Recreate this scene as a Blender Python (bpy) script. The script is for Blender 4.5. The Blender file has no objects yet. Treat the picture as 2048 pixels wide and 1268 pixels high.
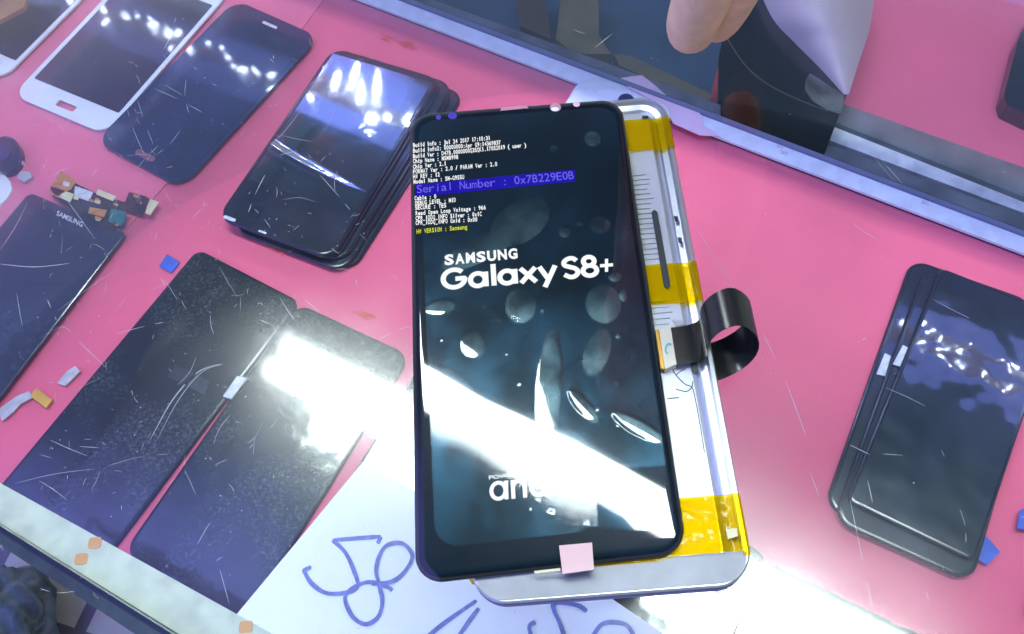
import bpy, bmesh, math, random
from mathutils import Vector, Matrix
random.seed(7)
scene = bpy.context.scene
COL = scene.collection

# ---------------------------------------------------------------- camera
F_PX = 1750.0
RC = Matrix(((0.9958257446105256, -0.06264785259654282, -0.0663802149434144),
             (-0.08619172517665, -0.8847447695917041, -0.45803676620026373),
             (-0.0300345281628477, 0.4618462290039446, -0.8864513454628353)))   # world -> camera (x right, y down, z forward)
CAM = Vector((0.002176835320843001, -0.12534659383884, 0.24304548743577087))
cam_data = bpy.data.cameras.new('camera')
cam = bpy.data.objects.new('camera', cam_data)
COL.objects.link(cam)
rows = [RC[0], -RC[1], -RC[2]]
m3 = Matrix((rows[0], rows[1], rows[2])).transposed()
cam.matrix_world = Matrix.Translation(CAM) @ m3.to_4x4()
cam_data.sensor_width = 36.0
cam_data.lens = F_PX / 2048 * 36.0
cam_data.clip_start = 0.01
cam_data.clip_end = 50
scene.camera = cam

# ---------------------------------------------------------------- world, exposure
world = bpy.data.worlds.new('World')
scene.world = world
world.use_nodes = True
bg = world.node_tree.nodes['Background']
bg.inputs['Strength'].default_value = 1.0
# light round the counter: bright horizon, navy above, teal overhead, violet added to tint panel reflections
_nt = world.node_tree
_tc = _nt.nodes.new('ShaderNodeTexCoord'); _sp = _nt.nodes.new('ShaderNodeSeparateXYZ')
_nt.links.new(_tc.outputs['Generated'], _sp.inputs[0])
_r = _nt.nodes.new('ShaderNodeValToRGB')
_e = _r.color_ramp.elements
while len(_e) < 5: _e.new(0.5)
for _el, (_p, _c) in zip(_e, ((0.0, (0.60, 0.64, 0.60)), (0.48, (0.64, 0.69, 0.66)), (0.66, (0.09, 0.13, 0.24)), (0.84, (0.06, 0.13, 0.20)), (1.0, (0.16, 0.40, 0.56)))):
    _el.position = _p; _el.color = (*_c, 1)
_nt.links.new(_sp.outputs['Z'], _r.inputs['Fac'])
def _side(sock, a, b):
    n = _nt.nodes.new('ShaderNodeMapRange'); n.interpolation_type = 'SMOOTHSTEP'
    n.inputs['From Min'].default_value = a; n.inputs['From Max'].default_value = b
    _nt.links.new(sock, n.inputs['Value']); return n.outputs['Result']
def _add(prev, fac, col):
    m = _nt.nodes.new('ShaderNodeMixRGB'); m.blend_type = 'ADD'; m.inputs['Color2'].default_value = (*col, 1)
    _nt.links.new(fac, m.inputs['Fac']); _nt.links.new(prev, m.inputs['Color1']); return m.outputs[0]
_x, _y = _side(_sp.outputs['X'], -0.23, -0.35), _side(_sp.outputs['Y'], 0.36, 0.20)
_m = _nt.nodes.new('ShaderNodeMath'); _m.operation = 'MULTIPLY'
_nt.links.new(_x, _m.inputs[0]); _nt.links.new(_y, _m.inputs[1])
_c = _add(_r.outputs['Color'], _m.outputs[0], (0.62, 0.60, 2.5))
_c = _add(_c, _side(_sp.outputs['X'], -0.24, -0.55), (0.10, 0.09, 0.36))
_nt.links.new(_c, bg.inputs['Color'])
vs = scene.view_settings
vs.view_transform = 'Standard'
vs.look = 'None'
vs.exposure = -0.12
vs.gamma = 1.0
vs.use_curve_mapping = False
scene.cycles.use_denoising = True
scene.cycles.max_bounces = 8
scene.cycles.transparent_max_bounces = 16
scene.cycles.sample_clamp_indirect = 40.0
scene.cycles.caustics_reflective = False

def at(px, py, z):
    """The point of the horizontal plane at height z that the photograph shows at this pixel (2048 x 1268)."""
    d = RC.transposed() @ Vector(((px - 1024) / F_PX, (py - 634) / F_PX, 1.0))
    return CAM + d * ((z - CAM.z) / d.z)

TRAY = -0.17
TUBE_H = 1.2
TUBE_L = 62.0
LED_L = 62.0

# ---------------------------------------------------------------- materials
def new_mat(name):
    m = bpy.data.materials.new(name)
    m.use_nodes = True
    nt = m.node_tree
    nt.nodes.clear()
    out = nt.nodes.new('ShaderNodeOutputMaterial')
    return m, nt, out

def N(nt, kind, **kw):
    n = nt.nodes.new(kind)
    for k, v in kw.items():
        if k in n.inputs:
            n.inputs[k].default_value = v
        else:
            setattr(n, k, v)
    return n

def noise(nt, scale, detail=4, rough=0.55, stretch=None):
    tc = N(nt, 'ShaderNodeTexCoord')
    mp = N(nt, 'ShaderNodeMapping')
    if stretch: mp.inputs['Scale'].default_value = stretch
    nt.links.new(tc.outputs['Object'], mp.inputs['Vector'])
    n = N(nt, 'ShaderNodeTexNoise', Scale=scale, Detail=detail, Roughness=rough)
    nt.links.new(mp.outputs['Vector'], n.inputs['Vector'])
    return n

def ramp(nt, src, stops):
    r = N(nt, 'ShaderNodeValToRGB')
    e = r.color_ramp.elements
    while len(e) < len(stops): e.new(0.5)
    for el, (p, c) in zip(e, stops):
        el.position = p
        el.color = (*c, 1) if len(c) == 3 else c
    nt.links.new(src, r.inputs['Fac'])
    return r

def pbr(name, col, rough=0.5, metal=0.0, var=0.12, scale=60, bump=0.0, bscale=200, emit=None, coat=0.0, spec=0.5):
    m, nt, out = new_mat(name)
    p = N(nt, 'ShaderNodeBsdfPrincipled', Roughness=rough, Metallic=metal)
    p.inputs['Coat Weight'].default_value = coat
    p.inputs['Specular IOR Level'].default_value = spec
    n = noise(nt, scale)
    a = tuple(max(0, c * (1 - var)) for c in col); b = tuple(min(1, c * (1 + var)) for c in col)
    r = ramp(nt, n.outputs['Fac'], [(0.3, a), (0.7, b)])
    nt.links.new(r.outputs['Color'], p.inputs['Base Color'])
    if bump:
        nb = noise(nt, bscale)
        bp = N(nt, 'ShaderNodeBump', Strength=bump, Distance=0.001)
        nt.links.new(nb.outputs['Fac'], bp.inputs['Height'])
        nt.links.new(bp.outputs['Normal'], p.inputs['Normal'])
    nt.links.new(p.outputs[0], out.inputs['Surface'])
    return m

def emis(name, col, s):
    m, nt, out = new_mat(name)
    e = N(nt, 'ShaderNodeEmission', Color=(*col, 1), Strength=s)
    nt.links.new(e.outputs[0], out.inputs['Surface'])
    return m

def dark_glass(name, col, rough=0.04, haze=0.3, hrough=0.34, bump=0.0, bscale=90, dust=0.0, dscale=900, dcol=(0.16, 0.19, 0.2), ior=1.85):
    """Black screen glass under a film: a sharp and a hazy gloss lobe, faint wrinkles, dust."""
    m, nt, out = new_mat(name)
    p1 = N(nt, 'ShaderNodeBsdfPrincipled', Roughness=rough)
    p2 = N(nt, 'ShaderNodeBsdfPrincipled', Roughness=hrough)
    p1.inputs['IOR'].default_value = ior; p2.inputs['IOR'].default_value = 1.7
    n = noise(nt, 35, 3)
    a = tuple(c * 0.6 for c in col); b = tuple(c * 1.5 for c in col)
    r = ramp(nt, n.outputs['Fac'], [(0.35, a), (0.7, b)])
    src = r.outputs['Color']
    if dust > 0:
        dn = noise(nt, dscale, 6, 0.75)
        big = noise(nt, 16, 3)
        mu = N(nt, 'ShaderNodeMath', operation='MULTIPLY')
        rd = ramp(nt, dn.outputs['Fac'], [(0.5, (0, 0, 0)), (0.66, (1, 1, 1))])
        rb = ramp(nt, big.outputs['Fac'], [(0.44, (0.03, 0.03, 0.03)), (0.60, (1, 1, 1))])
        nt.links.new(rd.outputs['Color'], mu.inputs[0]); nt.links.new(rb.outputs['Color'], mu.inputs[1])
        mu2 = N(nt, 'ShaderNodeMath', operation='MULTIPLY'); mu2.inputs[1].default_value = dust
        nt.links.new(mu.outputs[0], mu2.inputs[0])
        mx = N(nt, 'ShaderNodeMixRGB'); mx.inputs['Color2'].default_value = (*dcol, 1)
        nt.links.new(mu2.outputs[0], mx.inputs['Fac']); nt.links.new(src, mx.inputs['Color1'])
        src = mx.outputs['Color']
    for p in (p1, p2): nt.links.new(src, p.inputs['Base Color'])
    if bump:
        nb = noise(nt, bscale, 0.6, 0.4)
        bp = N(nt, 'ShaderNodeBump', Strength=bump, Distance=0.002)
        nt.links.new(nb.outputs['Fac'], bp.inputs['Height'])
        for p in (p1, p2): nt.links.new(bp.outputs['Normal'], p.inputs['Normal'])
    mix = N(nt, 'ShaderNodeMixShader'); mix.inputs[0].default_value = haze
    nt.links.new(p1.outputs[0], mix.inputs[1]); nt.links.new(p2.outputs[0], mix.inputs[2])
    nt.links.new(mix.outputs[0], out.inputs['Surface'])
    return m

def clear_film(name, tint=(0.97, 0.98, 0.98), ior=1.5, gain=1.0, rough=0.02, haze=0.05, hrough=0.3, smudge=True, sscale=30, smudge_max=1.0, hcol=(1, 1, 1)):
    """Thin clear sheet: transparent, a Fresnel gloss, and a faint hazy gloss from smears."""
    m, nt, out = new_mat(name)
    t = N(nt, 'ShaderNodeBsdfTransparent', Color=(*tint, 1))
    g = N(nt, 'ShaderNodeBsdfGlossy', Roughness=rough)
    h = N(nt, 'ShaderNodeBsdfGlossy', Roughness=hrough, Color=(*hcol, 1))
    fr = N(nt, 'ShaderNodeFresnel', IOR=ior)
    mg = N(nt, 'ShaderNodeMath', operation='MULTIPLY'); mg.inputs[1].default_value = gain; mg.use_clamp = True
    nt.links.new(fr.outputs[0], mg.inputs[0])
    m1 = N(nt, 'ShaderNodeMixShader')
    nt.links.new(mg.outputs[0], m1.inputs[0]); nt.links.new(t.outputs[0], m1.inputs[1]); nt.links.new(g.outputs[0], m1.inputs[2])
    m2 = N(nt, 'ShaderNodeMixShader'); m2.inputs[0].default_value = haze
    if smudge:
        n = noise(nt, sscale, 5, 0.6)
        r = ramp(nt, n.outputs['Fac'], [(0.42, (haze * 0.2,) * 3), (0.70, (haze * 1.6 * smudge_max,) * 3)])
        nt.links.new(r.outputs['Color'], m2.inputs[0])
    nt.links.new(m1.outputs[0], m2.inputs[1]); nt.links.new(h.outputs[0], m2.inputs[2])
    nt.links.new(m2.outputs[0], out.inputs['Surface'])
    return m

M = {}
M['pink'] = pbr('pink_paper', (0.71, 0.102, 0.19), 0.6, var=0.15, scale=7, bump=0.04, bscale=25)
M['pink_far'] = pbr('pink_paper_far', (0.72, 0.12, 0.245), 0.55, var=0.06, scale=14)
M['screen'] = dark_glass('screen_glass', (0.003, 0.007, 0.013), 0.03, 0.06, 0.3, ior=1.5)
M['phone_dark'] = dark_glass('dark_phone_glass', (0.012, 0.013, 0.036), 0.05, 0.35, 0.36, bump=0.06, bscale=30, dust=0.08)
M['phone_film'] = dark_glass('dark_phone_glass_wrinkled', (0.010, 0.011, 0.030), 0.05, 0.45, 0.27, bump=0.30, bscale=75, dust=0.10, ior=2.3)
M['phone_purple'] = dark_glass('purple_screen_glass', (0.03, 0.012, 0.03), 0.06, 0.35, 0.36, bump=0.09, bscale=45, dust=0.06)
M['phone_navy'] = dark_glass('navy_screen_glass', (0.012, 0.014, 0.062), 0.06, 0.35, 0.36, bump=0.10, bscale=45, dust=0.06)
M['lcd'] = dark_glass('lcd_glass', (0.008, 0.010, 0.012), 0.09, 0.18, 0.36, bump=0.05, bscale=120, dust=0.5, dscale=560, ior=2.0)
M['lcd_back'] = dark_glass('lcd_back_panel', (0.009, 0.010, 0.026), 0.12, 0.4, 0.4, bump=0.05, bscale=120, dust=0.2, dscale=300)
M['black_edge'] = pbr('black_edge', (0.016, 0.016, 0.034), 0.18)
M['white_plastic'] = pbr('white_plastic', (0.78, 0.78, 0.86), 0.25, var=0.03)
M['paper'] = pbr('white_paper', (0.86, 0.88, 0.90), 0.7, var=0.02, bump=0.03, bscale=40)
M['ink'] = pbr('blue_ink', (0.17, 0.19, 0.50), 0.6, var=0.35, scale=300)
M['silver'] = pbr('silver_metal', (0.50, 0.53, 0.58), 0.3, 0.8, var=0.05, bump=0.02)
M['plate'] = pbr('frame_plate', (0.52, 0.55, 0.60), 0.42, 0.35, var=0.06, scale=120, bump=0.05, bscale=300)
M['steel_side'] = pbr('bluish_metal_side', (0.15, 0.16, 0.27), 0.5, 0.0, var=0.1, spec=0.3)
M['chin'] = pbr('grey_metal_chin', (0.20, 0.215, 0.235), 0.42, 0.2, var=0.14, scale=80)
M['slot'] = pbr('dark_slot', (0.02, 0.03, 0.035), 0.5)
M['ribbon'] = pbr('black_flex', (0.012, 0.014, 0.013), 0.24, var=0.2)
M['beige'] = pbr('beige_connector', (0.62, 0.58, 0.42), 0.4)
M['gold'] = pbr('gold_contact', (0.65, 0.36, 0.06), 0.35, 0.5)
M['copper'] = pbr('copper_flex', (0.55, 0.22, 0.04), 0.4, 0.2, var=0.25, scale=200)
M['cream'] = pbr('cream_label', (0.66, 0.62, 0.36), 0.5)
M['teal'] = pbr('teal_sticker', (0.0, 0.14, 0.15), 0.35)
M['teal_mark'] = pbr('teal_mark', (0.03, 0.42, 0.45), 0.5)
M['pale'] = pbr('pale_connector', (0.60, 0.60, 0.66), 0.5, var=0.2, scale=300)
M['strip'] = pbr('led_tape', (0.62, 0.65, 0.54), 0.35, var=0.16, scale=130, bump=0.08, bscale=200)
M['strip_far'] = pbr('led_tape_far', (0.76, 0.80, 0.88), 0.4, var=0.12, scale=120)
M['pad'] = pbr('solder_pad', (0.75, 0.35, 0.08), 0.4)
M['rail'] = pbr('dark_rail', (0.022, 0.036, 0.036), 0.25, var=0.5, scale=60)
M['glass_edge'] = pbr('green_glass_edge', (0.02, 0.05, 0.045), 0.15)
M['alu'] = pbr('aluminium_channel', (0.12, 0.13, 0.16), 0.6, 0.0, var=0.45, scale=40)
M['alu_white'] = pbr('worn_white_metal', (0.74, 0.80, 0.88), 0.4, 0.0, var=0.35, scale=60)
M['channel'] = pbr('dark_channel', (0.008, 0.004, 0.008), 0.7, var=0.5, scale=40, spec=0.04)
M['floor'] = None
M['blue_cloth'] = pbr('blue_cloth', (0.020, 0.045, 0.10), 0.8, var=0.25, scale=20)
M['brown_wood'] = pbr('brown_wood', (0.075, 0.06, 0.042), 0.6, var=0.4, scale=30)
M['dark_wood'] = pbr('dark_brown_wood', (0.026, 0.014, 0.015), 0.6, var=0.4, scale=30)
M['red'] = pbr('red_cloth', (0.42, 0.03, 0.05), 0.7)
M['dusky'] = pbr('dusky_pink', (0.22, 0.065, 0.11), 0.4)
M['orange_thread'] = pbr('orange_red_thread', (0.75, 0.09, 0.05), 0.6)
M['black_bag'] = pbr('black_panel', (0.0022, 0.0010, 0.0018), 0.8, var=0.5, scale=30, spec=0.0)
M['lilac'] = pbr('lilac_reflection', (0.42, 0.33, 0.41), 0.5, var=0.08, scale=12)
M['lilac_pink'] = pbr('lilac_pink_paper', (0.80, 0.55, 0.68), 0.5, var=0.05, scale=20)
M['blue_tape'] = pbr('blue_tape', (0.045, 0.10, 0.48), 0.4, var=0.2, scale=100)
M['grey_tape'] = pbr('grey_tape', (0.45, 0.42, 0.47), 0.5, var=0.2, scale=200)
M['yellow_flex'] = pbr('yellow_flex', (0.60, 0.33, 0.05), 0.4)
M['skin'] = pbr('skin', (0.60, 0.42, 0.23), 0.55, var=0.22, scale=70, bump=0.35, bscale=500)
M['nail'] = pbr('nail', (0.62, 0.42, 0.34), 0.3)
M['pull_tab'] = pbr('pale_pink_tab', (0.62, 0.40, 0.38), 0.5, var=0.06)
M['ceiling'] = pbr('ceiling_paint', (0.30, 0.40, 0.46), 0.8, var=0.15, scale=2)
M['lamp_body'] = pbr('white_lamp_body', (0.8, 0.8, 0.8), 0.5)
M['tube'] = emis('tube_glow', (0.90, 1.0, 0.99), TUBE_L)
M['led'] = emis('led_glow', (0.62, 0.70, 1.0), LED_L)
M['blue_glow'] = emis('added_blue_glow', (0.20, 0.27, 1.0), 3.0)
M['text_white'] = emis('lit_white', (1, 1, 1), 1.15)
M['text_blue'] = emis('lit_blue', (0.20, 0.16, 1.0), 1.0)
M['box_blue'] = emis('lit_blue_box', (0.02, 0.005, 0.60), 0.8)
M['text_yellow'] = emis('lit_yellow', (0.80, 0.85, 0.03), 1.0)
M['lens'] = pbr('dark_blue_lens', (0.02, 0.025, 0.10), 0.12)
M['lens_pink'] = pbr('pale_pink_lens', (0.75, 0.42, 0.48), 0.3)
M['sensor'] = pbr('violet_sensor', (0.06, 0.04, 0.30), 0.2)
M['film'] = clear_film('clear_film', gain=0.62, rough=0.06, haze=0.024, hrough=0.2, sscale=40, hcol=(0.16, 0.6, 1.0))
M['bubble'] = clear_film('film_over_air', gain=1.25, rough=0.05, haze=0.04, hrough=0.28, sscale=60, hcol=(0.5, 0.85, 1.0))
M['pane'] = clear_film('counter_glass', (0.96, 0.985, 0.975), gain=0.40, rough=0.055, haze=0.012, hrough=0.2, sscale=9, smudge_max=1.7)
M['scratch'] = pbr('scratch_white', (0.40, 0.42, 0.44), 0.6)
M['sticker'] = clear_film('clear_sticker', (0.86, 0.84, 0.86), gain=1.5, haze=0.18, hrough=0.4)

def kapton():
    m, nt, out = new_mat('amber_tape')
    t = N(nt, 'ShaderNodeBsdfTransparent', Color=(0.98, 0.74, 0.01, 1))
    d = N(nt, 'ShaderNodeBsdfPrincipled', Roughness=0.12)
    d.inputs['Base Color'].default_value = (0.88, 0.60, 0.0, 1)
    nb = noise(nt, 160, 2)
    bp = N(nt, 'ShaderNodeBump', Strength=0.6, Distance=0.001)
    nt.links.new(nb.outputs['Fac'], bp.inputs['Height']); nt.links.new(bp.outputs['Normal'], d.inputs['Normal'])
    mx = N(nt, 'ShaderNodeMixShader'); mx.inputs[0].default_value = 0.2
    nt.links.new(t.outputs[0], mx.inputs[1]); nt.links.new(d.outputs[0], mx.inputs[2])
    nt.links.new(mx.outputs[0], out.inputs['Surface'])
    return m
M['kapton'] = kapton()

def tiles():
    m, nt, out = new_mat('floor_tiles')
    tc = N(nt, 'ShaderNodeTexCoord'); mp = N(nt, 'ShaderNodeMapping')
    mp.inputs['Rotation'].default_value = (0, 0, math.radians(20))
    b = N(nt, 'ShaderNodeTexBrick', Scale=3.3)
    b.offset = 0.0
    b.inputs['Color1'].default_value = (0.62, 0.60, 0.50, 1); b.inputs['Color2'].default_value = (0.74, 0.70, 0.64, 1)
    b.inputs['Mortar'].default_value = (0.20, 0.18, 0.24, 1); b.inputs['Mortar Size'].default_value = 0.03
    b.inputs['Brick Width'].default_value = 0.5; b.inputs['Row Height'].default_value = 0.5
    nt.links.new(tc.outputs['Object'], mp.inputs['Vector']); nt.links.new(mp.outputs[0], b.inputs['Vector'])
    p = N(nt, 'ShaderNodeBsdfPrincipled', Roughness=0.4)
    n = noise(nt, 12, 5)
    mx = N(nt, 'ShaderNodeMixRGB', blend_type='MULTIPLY'); mx.inputs['Fac'].default_value = 0.6
    nt.links.new(b.outputs['Color'], mx.inputs['Color1']); nt.links.new(n.outputs['Color'], mx.inputs['Color2'])
    nt.links.new(mx.outputs[0], p.inputs['Base Color']); nt.links.new(p.outputs[0], out.inputs['Surface'])
    return m
M['floor'] = tiles()

# ---------------------------------------------------------------- object helpers
def tag(o, label=None, cat=None, group=None, kind=None):
    if label: o['label'] = label
    if cat: o['category'] = cat
    if group: o['group'] = group
    if kind: o['kind'] = kind
    return o

def thing(name, loc, label, cat, group=None):
    o = bpy.data.objects.new(name, None)
    o.empty_display_size = 0.01
    COL.objects.link(o)
    o.location = loc
    return tag(o, label, cat, group)

WORLD_LOC = {}
def wloc(o):
    v = Vector(o.location)
    while o.parent:
        o = o.parent
        v += o.location
    return v

def obj(name, verts, faces, mats, parent=None, mi=None, smooth=False, origin=None):
    """Link ONE mesh; verts are world points."""
    if not isinstance(mats, (list, tuple)): mats = [mats]
    verts = [Vector(v) for v in verts]
    if origin is None:
        c = sum(verts, Vector()) / len(verts)
        origin = Vector((c.x, c.y, min(v.z for v in verts)))
    me = bpy.data.meshes.new(name)
    me.from_pydata([tuple(v - origin) for v in verts], [], faces)
    for m in mats: me.materials.append(m)
    if mi:
        for p, i in zip(me.polygons, mi): p.material_index = i
    if smooth:
        for p in me.polygons: p.use_smooth = True
    bm = bmesh.new(); bm.from_mesh(me); bmesh.ops.recalc_face_normals(bm, faces=bm.faces); bm.to_mesh(me); bm.free()
    o = bpy.data.objects.new(name, me)
    COL.objects.link(o)
    if parent:
        o.parent = parent
        o.location = origin - wloc(parent)
    else:
        o.location = origin
    return o

class Geo:
    def __init__(s): s.v = []; s.f = []; s.mi = []
    def add(s, v, f, mi=0):
        n = len(s.v)
        s.v += [Vector(x) for x in v]
        s.f += [[i + n for i in q] for q in f]
        s.mi += [mi] * len(f)
    def prism(s, pts, z0, z1, mi=0, frame=None):
        """pts 2D (or frame-local) outline, extruded z0..z1"""
        n = len(pts)
        P = frame.p if frame else (lambda u, v, w: Vector((u, v, w)))
        v = [P(a, b, z0) for a, b in pts] + [P(a, b, z1) for a, b in pts]
        f = [list(range(n))[::-1], list(range(n, 2 * n))] + [[i, (i + 1) % n, n + (i + 1) % n, n + i] for i in range(n)]
        s.add(v, f, mi)
    def box(s, u0, u1, v0, v1, w0, w1, mi=0, frame=None):
        s.prism([(u0, v0), (u1, v0), (u1, v1), (u0, v1)], w0, w1, mi, frame)
    def build(s, name, mats, parent=None, smooth=False):
        return obj(name, s.v, s.f, mats, parent, s.mi, smooth)

class Frame:
    """Rigid rectangle: corner o, unit directions a (width) and b (length), up = +z (plus an optional tilt)."""
    def __init__(s, o, a, b, W, L, up=Vector((0, 0, 1))):
        s.o, s.a, s.b, s.W, s.L, s.up = Vector(o), a, b, W, L, up
    def p(s, u, v, w=0.0): return s.o + s.a * u + s.b * v + s.up * w

def frame_px(bl, br, z, L, W=None, side=1):
    """Width edge from two pixels on the plane z; the length runs perpendicular to it."""
    A, B = at(*bl, z), at(*br, z)
    a = (B - A); w = a.length; a = a / w
    b = Vector((-a.y, a.x, 0)) * side
    return Frame(A, a, b, W or w, L)

def frame_dir(tl, z, ang, W, L):
    """Top left corner as a pixel; the top edge runs at this angle, the length towards the viewer."""
    a = Vector((math.cos(math.radians(ang)), math.sin(math.radians(ang)), 0))
    return Frame(at(*tl, z), a, Vector((a.y, -a.x, 0)), W, L)

class HFrame:
    """Rectangle W x L whose four corners were measured as pixels on one plane."""
    def hit(s, px, py):
        d = RC.transposed() @ Vector(((px - 1024) / F_PX, (py - 634) / F_PX, 1.0))
        t = (s.z + s.sy * (CAM.y - s.y0) - CAM.z) / (d.z - s.sy * d.y)
        return CAM + d * t
    def __init__(s, bl, br, tr, tl, z, W, L, sy=0.0, y0=0.0):
        s.W, s.L, s.z, s.sy, s.y0 = W, L, z, sy, y0
        q = [s.hit(*bl), s.hit(*br), s.hit(*tr), s.hit(*tl)]
        (x0, y0), (x1, y1), (x2, y2), (x3, y3) = [(v.x, v.y) for v in q]
        dx1, dx2, sx = x1 - x2, x3 - x2, x0 - x1 + x2 - x3
        dy1, dy2, sy = y1 - y2, y3 - y2, y0 - y1 + y2 - y3
        den = dx1 * dy2 - dx2 * dy1
        g = (sx * dy2 - dx2 * sy) / den; h = (dx1 * sy - sx * dy1) / den
        s.H = Matrix(((x1 - x0 + g * x1, x3 - x0 + h * x3, x0), (y1 - y0 + g * y1, y3 - y0 + h * y3, y0), (g, h, 1)))
        s.Hi = s.H.inverted()
    def p(s, u, v, w=0.0):
        r = s.H @ Vector((u / s.W, v / s.L, 1))
        return Vector((r.x / r.z, r.y / r.z, s.z + s.sy * (r.y / r.z - s.y0) + w))
    def local(s, px, py):
        q = s.hit(px, py)
        r = s.Hi @ Vector((q.x, q.y, 1))
        return r.x / r.z * s.W, r.y / r.z * s.L

def rrect(u0, u1, v0, v1, R, n=7):
    pts = []
    if not isinstance(R, (list, tuple)): R = [R] * 4
    for (cx, cy, a0, r) in ((u1 - R[0], v0 + R[0], -90, R[0]), (u1 - R[1], v1 - R[1], 0, R[1]), (u0 + R[2], v1 - R[2], 90, R[2]), (u0 + R[3], v0 + R[3], 180, R[3])):
        for k in range(n + 1):
            t = math.radians(a0 + 90 * k / n)
            pts.append((cx + r * math.cos(t), cy + r * math.sin(t)))
    return pts

def domed(g, fr, W, L, R, profile, mi=0, n=7, u0=0, v0=0, topmi=None):
    """Rounded slab from inset rings (inset, z), closed at both ends."""
    rings = []
    for ins, z in profile:
        rings.append([fr.p(a, b, z) for a, b in rrect(u0 + ins, u0 + W - ins, v0 + ins, v0 + L - ins, max(R - ins, 0.0003), n)])
    k = len(rings[0])
    v = [p for r in rings for p in r]
    f = [list(range(k))[::-1]]
    for i in range(len(rings) - 1):
        for j in range(k):
            f.append([i * k + j, i * k + (j + 1) % k, (i + 1) * k + (j + 1) % k, (i + 1) * k + j])
    s = len(g.f)
    g.add(v, f, mi)
    b = (len(rings) - 1) * k
    n0 = len(g.v) - len(v)
    g.f.append([n0 + b + j for j in range(k)]); g.mi.append(mi if topmi is None else topmi)

SLAB = lambda t, r=0.0006: [(0.0002, 0), (0, 0.0003), (0, t - r), (r * 0.3, t - r * 0.3), (r, t)]

def px_prism(g, pts, z, t, mi=0):
    """Outline measured in pixels on the plane z, given thickness t downward."""
    P = [at(x, y, z) for x, y in pts]
    g.prism([(p.x, p.y) for p in P], z - t, z, mi)

def smooth_line(pts, n=6):
    out = []
    for i in range(len(pts) - 1):
        p0, p1, p2, p3 = pts[max(i - 1, 0)], pts[i], pts[i + 1], pts[min(i + 2, len(pts) - 1)]
        for k in range(n):
            t = k / n
            out.append(tuple(0.5 * (2 * b + (c - a) * t + (2 * a - 5 * b + 4 * c - d) * t * t + (3 * b - a - 3 * c + d) * t ** 3) for a, b, c, d in zip(p0, p1, p2, p3)))
    out.append(tuple(pts[-1]))
    return out

def ribbon_flat(g, pts, w, z, mi=0, taper=False):
    """Flat stroke through world xy points."""
    n = len(pts)
    L, Rr = [], []
    for i, p in enumerate(pts):
        a = Vector(pts[max(i - 1, 0)]); b = Vector(pts[min(i + 1, n - 1)])
        d = (b - a); d = d.normalized() if d.length > 1e-9 else Vector((1, 0))
        q = Vector((-d.y, d.x)) * (w / 2 * ((0.25 + 0.75 * math.sin(math.pi * (i + 0.3) / (n - 0.4))) if taper else 1))
        L.append((p[0] + q.x, p[1] + q.y, z)); Rr.append((p[0] - q.x, p[1] - q.y, z))
    g.add(L + Rr, [[i, i + 1, n + i + 1, n + i] for i in range(n - 1)], mi)

def glyphs(text, extrude=0.0, offset=0.0):
    cu = bpy.data.curves.new('glyphs', 'FONT')
    cu.body = text; cu.size = 1.0; cu.offset = offset; cu.resolution_u = 3
    if offset > 0.03 and len(text) > 1: cu.space_character = 1.07
    o = bpy.data.objects.new('glyphs', cu)
    COL.objects.link(o)
    dg = bpy.context.evaluated_depsgraph_get()
    me = o.evaluated_get(dg).to_mesh()
    v = [(x.co.x, x.co.y) for x in me.vertices]; f = [list(p.vertices) for p in me.polygons]
    o.evaluated_get(dg).to_mesh_clear()
    bpy.data.objects.remove(o); bpy.data.curves.remove(cu)
    return v, f
CACHE = {}
def glyph(c, offset):
    if (c, offset) not in CACHE: CACHE[(c, offset)] = glyphs(c, 0, offset)
    return CACHE[(c, offset)]

def put_text(g, fr, text, p0, p1, cap_px, w, mono=False, offset=0.0, mi=0, capref=0.73):
    """Text along the baseline p0 -> p1 (pixels) on frame fr, cap height in pixels, w above the frame."""
    a = Vector(fr.local(*p0)); b = Vector(fr.local(*p1))
    d = (b - a); W = d.length; d /= W; q = Vector((-d.y, d.x))
    top = Vector(fr.local(p0[0], p0[1] - cap_px)); h = abs((top - a).dot(q))
    sy = h / capref
    if mono:
        cw = W / len(text)
        for i, c in enumerate(text):
            if c == ' ': continue
            v, f = glyph(c, offset)
            x0 = min(t[0] for t in v); x1 = max(t[0] for t in v)
            sx = min(cw * 0.86 / max(x1 - x0, 1e-6), sy * 1.25)
            if c in ':.ilI1': sx = min(sx, sy * 0.8)
            cx = (i + 0.5) * cw
            g.add([fr.p(*(a + d * (cx + (x - (x0 + x1) / 2) * sx) + q * (y * sy)), w) for x, y in v], f, mi)
    else:
        v, f = glyphs(text, 0, offset)
        x0 = min(t[0] for t in v); x1 = max(t[0] for t in v)
        sx = W / (x1 - x0)
        g.add([fr.p(*(a + d * ((x - x0) * sx) + q * (y * sy)), w) for x, y in v], f, mi)

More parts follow.
